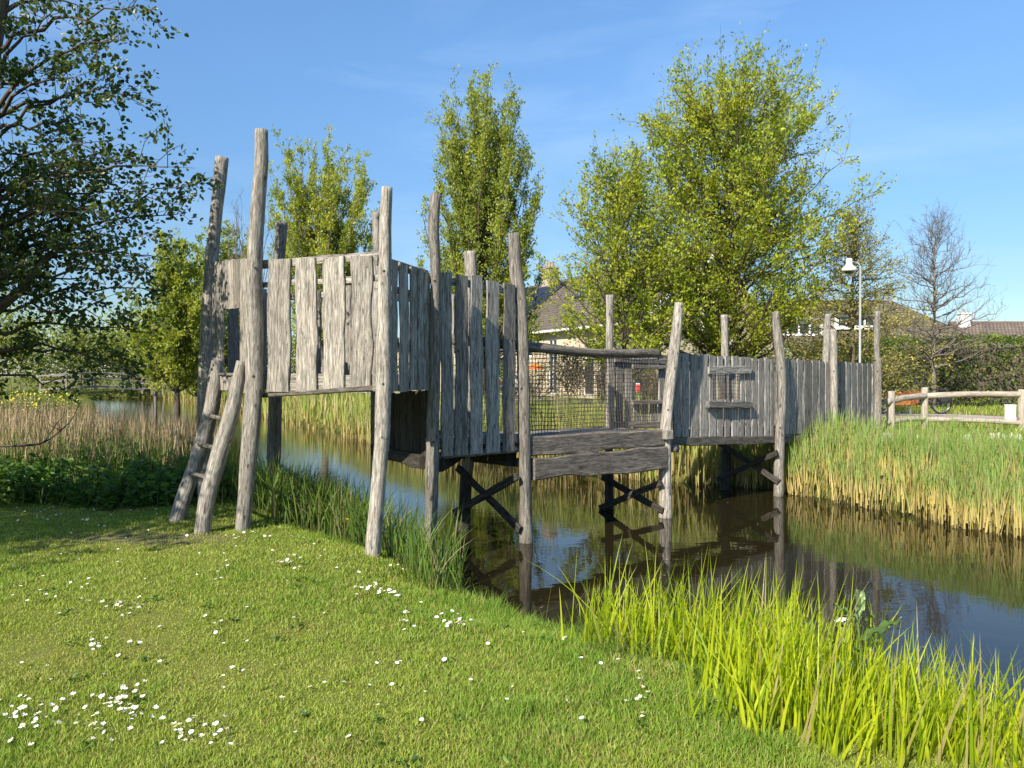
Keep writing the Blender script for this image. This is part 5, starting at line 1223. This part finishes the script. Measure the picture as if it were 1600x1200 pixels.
blades(mb, p, .26 + .6 * r.random(len(p)) ** 1.2 * sm(9.2, 10.2, p[:, 1]) + .12 * r.random(len(p)), .008 + .007 * r.random(len(p)), .3, .6, 4, r.random(len(p)), None, 150)
tag(mb.build('rough_grass', M['tallgrass']), 'rank green grass growing between the nettles', 'grass', kind='stuff')
tag(nettles().build('nettle_bed', M['leaf_nettle']), 'dark green nettle thicket at the lawn edge behind the ladder', 'nettles', kind='stuff')
# brown dry reed behind the nettles
def dry_keep(x, y, sd, dn, df, r):
    u = x / y * F + 800; gap = (u > 140) & (u < 260)
    return (dn < df) & (u < 345) & (sd > -3.2) & (sd < 3.0) & (y > 10.9) & (r.random(len(x)) < np.where(gap, .42, 1.0) * np.where(sd < -1.2, .35, 1))
p, sd = scatter(26000, -18, -3.6, 10.8, 21, dry_keep, 52); r = np.random.default_rng(53); p = p[:5200]; p[:, 2] = np.maximum(p[:, 2], WATER - .1)
mb = MB(); blades(mb, p, .75 + .5 * r.random(len(p)), .011 + .006 * r.random(len(p)), .16, .16, 3, r.random(len(p)), None, 54, None, .45)
q = p[r.random(len(p)) < .9] + [.03, .02, 0]; q = q + r.normal(size=q.shape) * [.1, .1, 0]; m2 = MB(); blades(m2, q, np.where(q[:, 1] < 13, .5, .4) + .5 * r.random(len(q)), .014, .25, .4, 4, r.random(len(q)), None, 55)
tag(mb.build('dry_reed_bed', M['dryreed']), 'last year\'s brown dry reed between nettles and pond', 'reeds', kind='stuff')
tag(m2.build('green_reed_shoots', M['tallgrass']), 'fresh green shoots growing up through the dry brown reed', 'reeds', kind='stuff')
# rape in flower beyond the dry reed
p, sd = scatter(6000, -19, -9, 17, 24, lambda x, y, sd, dn, df, r: (dn < df) & (sd > .5) & (sd < 4.5) & (x / y * F + 800 < 125), 56); r = np.random.default_rng(57); p = p[:1500]; h = .75 + .4 * r.random(len(p)); mb = MB()
blades(mb, p, h, .03, .15, .2, 3, r.random(len(p)), None, 58)
tp = np.repeat(p, 16, 0); hh = np.repeat(h, 16) * (.25 + .75 * r.random(len(tp)) ** .6); tp = tp + r.normal(size=tp.shape) * [.09, .09, 0] + np.column_stack([0 * hh, 0 * hh, hh])
leaves(mb, tp, .09, None, .4, .5, None, False, 59)
fm = np.repeat(h, 9) * (.86 + .2 * r.random(9 * len(p))); fp = np.repeat(p, 9, 0) + r.normal(size=(9 * len(p), 3)) * [.07, .07, 0] + np.column_stack([0 * fm, 0 * fm, fm]); fk = r.random(len(fp)) < .32
leaves(mb, fp[fk], .05, None, .7, .9, None, False, 60, None, 1)
tag(mb.build('rape_flowers', [M['tallgrass'], M['rape']]), 'yellow-flowering rape on the bank beyond the dry reed', 'flowers', kind='stuff')
# reed belt of the far bank: tall on the near stretch, shorter and thinner farther off
def belt(x0, x1, y0, y1, n, keep, H, Wd, mat_st, mat_lf, seed, name, label, nleaf=2):
    p, sd = scatter(n, x0, x1, y0, y1, keep, seed); r = np.random.default_rng(seed + 1); k = len(p); p[:, 2] = np.clip(p[:, 2], WATER - .12, .2)
    h = H * (.78 + .34 * r.random(k)) * (1 + .07 * vnoise(p[:, 0] * 2.2, p[:, 1] * 2.2, seed)); mb = MB()
    blades(mb, p, h * .93, Wd * (.8 + .5 * r.random(k)), .07, .05, 3, r.random(k), None, seed + 2, None, .5)
    for j in range(nleaf):
        z0 = h * (.15 + .32 * r.random(k)); q = p + np.column_stack([r.normal(size=(k, 2)) * .015, z0]); L = (h - z0) * (.85 + .25 * r.random(k))
        blades(mb, q, L, Wd * (1.05 + .5 * r.random(k)), .16, .22, 4, r.random(k), None, seed + 3 + j, None, .8, 1)
    tag(mb.build(name, [M[mat_st], M[mat_lf]]), label, 'reeds', kind='stuff')
near_far = lambda x, y, sd, dn, df, r: (df < dn) & (sd > -.45) & (sd < 1.15) & (r.random(len(x)) < np.where(sd < .5, 1, .55) * (.62 + .5 * vnoise(x * 2.5, y * 2.5, 6)))
def far_w(x, y, sd, dn, df, r):
    under = (np.abs((x - 3.7) * .65 - (y - 13.0) * .76) < .9) & (x < 6.2)
    return near_far(x, y, sd, dn, df, r) & ~((x < 5.6) & (y < 13.9) & (sd < .25) & (x > 4.2) & (r.random(len(x)) < .6))
belt(4.0, 10.5, 5, 15.5, 40000, far_w, .86, .0125, 'reedstalk', 'reed', 110, 'tall_reed_bed', 'tall green reed with straw-yellow stalks beside the far end of the bridge', 3)
belt(-6, 4.2, 13.5, 25, 26000, near_far, 1.15, .017, 'reedstalk', 'farreed', 120, 'reed_belt', 'reed belt of the far bank behind the bridge')
belt(-36, -5, 23, 80, 26000, lambda x, y, sd, dn, df, r: (df < dn) & (sd > -.5) & (sd < 1.6), 1.05, .045, 'farreed', 'farreed', 130, 'distant_reed_belt', 'distant yellow-green reed along the far side of the pond', 1)
# rough grass of the far bank
p, sd = scatter(42000, -14, 24, 8, 34, lambda x, y, sd, dn, df, r: (df < dn) & (sd > .8) & inview(x, y) & (r.random(len(x)) < np.where(y < 24, 1, .6)), 140)
c_ = resample(np.column_stack([RD, np.zeros(len(RD))]), .6)[:, :2]; dr = _dist(p[:, :2], c_, False); p = p[dr > 2.05]; r = np.random.default_rng(141); mb = MB()
blades(mb, p, .10 + .16 * r.random(len(p)) ** 2, .016 + .012 * r.random(len(p)), .4, .6, 2, r.random(len(p)), None, 142)
tag(mb.build('meadow_grass', M['lawn']), 'rough grass on the far bank up to the road', 'grass', kind='stuff')

# ------------------------------------------------------------------ iris bed at the near water edge
def iris(name, label, spots, n, hr, seed, base=None):
    r = np.random.default_rng(seed); root_xy = np.mean([s[:2] for s in spots], axis=0); k = r.integers(0, len(spots), n); s = np.array(spots)[k]
    p = s[:, :2] + r.normal(size=(n, 2)) * s[:, 2:3] * .5; z = land(p[:, 0], p[:, 1])[0]; z = np.maximum(z, WATER - .12)
    P3 = np.column_stack([p, z - .02]); mb = MB(); h = hr[0] * .75 + (hr[1] - hr[0] * .6) * r.beta(1.6, 2.2, n); h = np.where(r.random(n) < .07, hr[1] * r.uniform(1.0, 1.22, n), h)
    la = np.where(r.random(n) < .75, r.normal(.3, 1.1, n), r.random(n) * 6.28)
    az = r.normal(.2, 1.1, n); blades(mb, P3, h, .008 + .0095 * r.random(n), .32, .30, 6, r.random(n), az, seed + 1, r.random(n) * .9, .92, 0, la)
    b2 = r.random(n) < .12; blades(mb, P3[b2] + [.01, 0, 0], h[b2] * .95, .012, .35, .75, 7, r.random(b2.sum()), None, seed + 2, None, .9)
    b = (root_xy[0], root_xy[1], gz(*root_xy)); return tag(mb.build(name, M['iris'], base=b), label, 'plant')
def S(px_, D, rr): return (px_x(px_, D), D, rr)
iris('iris_clump', 'tallest yellow-green iris clump, farthest up the bank, its sword leaves over dark water', [S(960, 4.75, .24), S(1010, 4.65, .26), S(1060, 4.6, .28), S(1105, 4.4, .26)], 470, (.34, .62), 151)
iris('iris_clump', 'dense middle iris clump just in front of the dock plant', [S(1150, 3.95, .22), S(1200, 4.0, .26), S(1260, 3.85, .24), S(1230, 3.7, .26), S(1170, 4.3, .26), S(1190, 3.5, .24), S(1260, 3.4, .22)], 680, (.34, .60), 154)
iris('iris_clump', 'iris clump at the dock plant\'s foot beside the yellow buttercup', [S(1310, 3.65, .2), S(1370, 3.6, .26), S(1430, 3.6, .24), S(1480, 3.6, .2), S(1380, 3.35, .26), S(1300, 3.9, .24), S(1450, 3.9, .2), S(1330, 3.22, .2), S(1420, 3.2, .22), S(1490, 3.2, .2)], 680, (.26, .50), 157)
iris('iris_clump', 'sparse last iris clump at the corner of the photo by open water', [S(1560, 3.5, .16), S(1610, 3.4, .2), S(1540, 3.3, .2), S(1530, 3.15, .2), S(1600, 3.15, .2)], 190, (.22, .48), 160)
# fine grass between the irises
p, sd = scatter(30000, .4, 4.2, 2.4, 5.4, lambda x, y, sd, dn, df, r: (dn < df) & (sd > -.1) & (sd < .9) & (r.random(len(x)) < .45), 163); r = np.random.default_rng(164); p = p[:11000]; mb = MB()
blades(mb, p, .06 + .20 * r.random(len(p)) ** 1.5, .0035 + .002 * r.random(len(p)), .4, .6, 3, r.random(len(p)) * .9, None, 165)
tag(mb.build('bank_sedge', M['tallgrass']), 'fine green sedge between the iris leaves', 'grass', kind='stuff')
# broad-leaved dock plant
dx, dy = px_x(1345, 3.55), 3.55; dz = gz(dx, dy); dock = empty('dock_plant', (dx, dy, dz), 'broad-leaved dock weed standing among the iris leaves', 'plant')
mb = MB(); tube(mb, [(dx, dy, dz), (dx + .01, dy, dz + .2), (dx + .0, dy + .01, dz + .40), (dx - .02, dy, dz + .52)], [.008, .007, .005, .003], 7); mb.build('stem', M['leaf_dock'], dock, smooth=True)
def dock_leaf(s, az, el, L, w, droop, seed):
    n = 12; t = np.linspace(0, 1, n + 1); d = np.array([math.cos(az), math.sin(az)]); sd_ = np.array([-d[1], d[0]])
    hx_ = L * (t * math.cos(el)); hz = L * (t * math.sin(el) - droop * t * t)
    W = w * np.sin(np.clip(t * 1.02, 0, 1) ** .75 * math.pi) ** .8 * .5 + .003; V = []
    for k in range(n + 1):
        c = np.array(s) + [*(d * hx_[k]), hz[k]]
        for q in (-1, -.5, 0, .5, 1): V.append(c + np.array([*(sd_ * W[k] * q), .25 * abs(q) * W[k] + .012 * math.sin(t[k] * 17 + q * 3 + seed) * abs(q)]))
    i = np.arange(n)[:, None] * 5; j = np.arange(4)[None]; mb = MB(); mb.add(np.array(V), np.stack([i + j, i + 5 + j, i + 6 + j, i + 1 + j], -1).reshape(-1, 4), None, None, np.array([r.random(), .5, r.random()])); return mb.build('leaf', M['leaf_dock'], dock, smooth=True)
for k, (h_, az, el, L_, w_, dr_) in enumerate(((.36, .1, .45, .23, .055, .05), (.24, 3.5, .5, .24, .075, .9), (.44, 2.7, .7, .15, .035, .2), (.47, .9, 1.1, .13, .03, .1), (.12, -1.2, .6, .2, .07, .7), (.30, 2.2, .4, .17, .05, .4), (.42, -.6, .9, .12, .03, .2), (.06, .6, .8, .22, .07, .6), (.05, 3.9, .6, .2, .075, .7), (.50, 1.9, 1.3, .10, .02, .1))):
    dock_leaf((dx, dy, dz + h_), az, el, L_, w_, dr_, k)
# buttercups
def buttercup(px_, D, z, label):
    x = px_x(px_, D); g = gz(x, D); root = empty('buttercup', (x, D, g), label, 'flower')
    mb = MB(); tube(mb, [(x, D, g), (x + .01, D, (g + z) / 2), (x, D, z)], .0016, 5); mb.build('stem', M['leaf_dock'], root)
    mb = MB(); c = np.array([x, D, z])
    for k in range(5):
        a = k * 1.2566; d = np.array([math.cos(a), math.sin(a), .55]); s = np.array([-math.sin(a), math.cos(a), 0]); V = [c, c + d * .007 + s * .006, c + d * .015 + s * .006, c + d * .018, c + d * .015 - s * .006, c + d * .007 - s * .006]
        mb.add(V, [[0, 1, 2, 3], [0, 3, 4, 5]])
    mb.build('petals', M['yellow'], root); mb = MB(); lathe(mb, (x, D, z + .002), [(.001, 0), (.005, .002), (.004, .006), (.001, .007)], 8); mb.build('flower_centre', M['yellow'], root)
buttercup(1526, 3.5, P(1526, 1141, 3.5)[2], 'yellow buttercup beside the last iris clump near the water')
buttercup(542, 7.6, P(542, 812, 7.6)[2], 'tiny yellow flower in the tall grass left of the thick near pole')

# ------------------------------------------------------------------ daisies, each an object
def daisy_mesh(seed, cup):
    r = np.random.default_rng(seed); mb = MB(); tube(mb, [(0, 0, 0), (.004 * r.normal(), .004 * r.normal(), .02), (0, 0, .038)], .0011, 4, np.array([.3, .5, .5]), 2)
    for k in range(15):
        a = k / 15 * 6.283 + r.normal() * .05; L = .0115 + .0012 * r.random(); d = np.array([math.cos(a), math.sin(a), cup + .15 * r.normal()]); s = np.array([-math.sin(a), math.cos(a), 0]) * .0021; c = np.array([0, 0, .038])
        mb.add([c + d * .003 - s * .5, c + d * .003 + s * .5, c + d * L * .75 + s, c + d * L + s * .4, c + d * L - s * .4, c + d * L * .75 - s], [[0, 1, 2, 5], [5, 2, 3, 4]])
    lathe(mb, (0, 0, .038), [(.0045, 0), (.0042, .002), (.0025, .0034), (.0005, .0038)], 10, 1)
    return mb
dz_objs = []
for k, cup in enumerate((.10, .25, .55, .15)):
    o = daisy_mesh(170 + k, cup).build('daisy', [M['petal'], M['yellow'], M['leaf_nettle']], base=(0, 0, 0)); dz_objs.append(o)
CL = [  # px, py, spread x, spread y, count, where
 (45, 1118, 62, 27, 34, 'daisy of the dense white patch at the lower corner of the lawn'), (185, 1098, 46, 22, 36, 'daisy of the second dense patch, right of the corner patch'),
 (158, 1152, 28, 14, 9, 'daisy of the small patch below the second dense patch'), (290, 1152, 42, 24, 28, 'daisy of the third patch at the bottom of the lawn'),
 (190, 961, 34, 10, 17, 'daisy of the patch in the middle of the mown lawn'), (148, 1016, 14, 8, 8, 'daisy of the little knot on open lawn above the second dense patch'),
 (446, 884, 26, 14, 18, 'daisy of the pale patch in front of the thick near pole'), (604, 926, 36, 16, 24, 'daisy of the loose patch below the thick near pole'),
 (706, 977, 24, 8, 14, 'daisy of the patch at the edge of the dark water'), (632, 972, 24, 14, 8, 'daisy just left of the patch at the water edge'),
 (385, 842, 28, 9, 11, 'daisy at the foot of the tallest pole'), (110, 812, 95, 18, 26, 'daisy in the tree shade behind the sunny lawn'),
 (1000, 1110, 45, 40, 8, 'daisy in the grass before the first iris clump'), (470, 975, 260, 95, 44, 'daisy standing alone on the open middle lawn')]
r = np.random.default_rng(180); first = set(); nd = 0
for (cx_, cy_, sx, sy, n, lab) in CL:
    for k in range(n):
        px_ = cx_ + r.normal() * sx * .62; py = cy_ + r.normal() * sy * .62
        if lab.endswith('middle lawn'): px_ = cx_ + r.uniform(-1, 1) * sx * 1.6; py = cy_ + r.uniform(-1, 1) * sy * 1.5
        D = CAMZ * F / max(150, py - 588); x = px_x(px_, D)
        z, sd, dn, df = (float(v[0]) for v in land(np.array([x]), np.array([D])))
        if sd < .12 or df < dn: continue
        v = r.integers(0, 4); o = dz_objs[v] if v not in first else dz_objs[v].copy()
        if v in first: COL.objects.link(o)
        first.add(v); s = r.uniform(.75, 1.2) * (1.0 if D < 5 else 1.15)
        o.location = (x, D, z); o.scale = (s, s, s * r.uniform(.7, 1.1)); o.rotation_euler = (r.normal() * .22 + .1, r.normal() * .22 - .12, r.random() * 6.28)
        tag(o, 'small white ' + lab, 'flower', 'daisies: ' + lab); nd += 1
# the many farther and smaller daisies
n = 620; r = np.random.default_rng(190); y = 3.2 + 6.2 * r.random(n); x = (r.random(n) * 2 - 1) * y * .66; z, sd, dn, df = land(x, y)
k = (sd > .12) & (dn < df) & (r.random(n) < .35 + .4 * (vnoise(x * 1.6, y * 1.6, 77) > .2)) & (x < 1.6); x, y, z = x[k], y[k], z[k]; n = len(x); mb = MB()
for j in range(n):
    h = .022 + .014 * r.random(); rr = .0085 + .004 * r.random(); tl = r.normal(size=2) * .25; a = np.arange(8) / 8 * 6.283
    ring = np.column_stack([x[j] + rr * np.cos(a), y[j] + rr * np.sin(a), z[j] + h + rr * (tl[0] * np.cos(a) + tl[1] * np.sin(a)) + .002])
    rin = np.array([x[j], y[j], z[j] + h]) + (ring - [x[j], y[j], z[j] + h]) * .32 - [0, 0, .001]
    b = 8 * np.arange(2)[:, None]; q = [[i_, (i_ + 1) % 8, 8 + (i_ + 1) % 8, 8 + i_] for i_ in range(8)]
    mb.add(np.concatenate([ring, rin]), q, None); mb.add(np.concatenate([rin + [0, 0, .001], [[x[j], y[j], z[j] + h + .002]]]), None, [[i_, (i_ + 1) % 8, 8] for i_ in range(8)], None, None, 1)
tag(mb.build('daisy_scatter', [M['petal'], M['yellow']]), 'tiny white daisies sprinkled singly all over the mown lawn', 'flowers', kind='stuff')
# flat rosettes of weeds in the turf
n = 260; y = 2.9 + 6.5 * r.random(n) ** 1.3; x = (r.random(n) * 2 - 1) * y * .7 + .4; z, sd, dn, df = land(x, y); k = (sd > .1) & (dn < df) & (x < 3) & (r.random(n) < .3 + .7 * sm(1.6, .3, sd)); x, y, z = x[k], y[k], z[k]; n = len(x)
pp = np.repeat(np.column_stack([x, y, z + .012]), 9, 0); aa = r.random(len(pp)) * 6.28; pp = pp + r.normal(size=pp.shape) * [.02, .02, .006]
mb = MB(); leaves(mb, pp, .035, np.column_stack([np.cos(aa), np.sin(aa), .35 + 0 * aa]) * 2, .9, .5, None, True, 191)
tag(mb.build('lawn_weeds', M['leaf_nettle']), 'small dark weed rosettes dotted through the turf', 'weeds', kind='stuff')
# leaves and flecks drifting on the pond
n = 900; y = 5.5 + 17 * r.random(n) ** 1.4; x = -5 + 13 * r.random(n); z, sd, dn, df = land(x, y); k = (sd < -.05) & (r.random(n) < np.where((sd > -.6), .8, .22)); x, y = x[k], y[k]; n = len(x); mb = MB()
a = r.random(n) * 6.28; d = np.column_stack([np.cos(a), np.sin(a), 0 * a]); s = np.column_stack([-np.sin(a), np.cos(a), 0 * a]); c = np.column_stack([x, y, np.full(n, WATER + .004)]); L_ = (.008 + .016 * r.random(n) ** 2)[:, None]
V = np.stack([c - d * L_, c + s * L_ * .5, c + d * L_, c - s * L_ * .5], 1); V[:, 2, 2] += .002; mb.add(V.reshape(-1, 3), np.arange(n)[:, None] * 4 + np.array([3, 2, 1, 0])[::-1], None, None, np.repeat(np.column_stack([r.random(n), r.random(n), r.random(n)]), 4, 0))
tag(mb.build('floating_flecks', M['dryreed']), 'bits of dead leaf and reed floating on the pond', 'litter', kind='stuff')
# ------------------------------------------------------------------ odd things
x, D = px_x(1317, 6.05), 6.05; fe = MB(); n = 9; t = np.linspace(0, 1, n); V = []
for k in range(n):
    w_ = .034 * math.sin(min(1, t[k] * .93 + .07) * math.pi) ** .6
    for q in (-1, -.4, .4, 1): V.append((x - .055 + .12 * t[k], D + w_ * q, WATER + .012 + .035 * math.sin(t[k] * 2.6) * (1 - .5 * q * q) + .006 * math.sin(k * 2 + q)))
i = np.arange(n - 1)[:, None] * 4; j = np.arange(3)[None]; fe.add(np.array(V), np.stack([i + j, i + 4 + j, i + 5 + j, i + 1 + j], -1).reshape(-1, 4))
tag(fe.build('white_feather', M['petal'], base=(x, D, WATER), smooth=True), 'white feather floating on the dark water under the bridge reflection', 'feather')
mb = MB(); bp = [P(-30, 697, 10.5), P(40, 696, 10.5), P(70, 690, 10.6), P(95, 672, 10.8), P(112, 655, 11), P(127, 625, 11.2)]
log(mb, bp, [.018, .016, .014, .011, .008, .004], 8, .06, 7, .5); log(mb, [bp[3], P(84, 668, 10.7), P(76, 662, 10.6)], [.007, .005, .003], 6, .05, 8); log(mb, [bp[2], P(90, 660, 10.4), P(104, 648, 10.3)], [.007, .005, .003], 6, .05, 9)
tag(mb.build('dead_branch', M['bark'], base=bp[0], smooth=True), 'bare dead branch rising crookedly out of the nettles', 'branch')
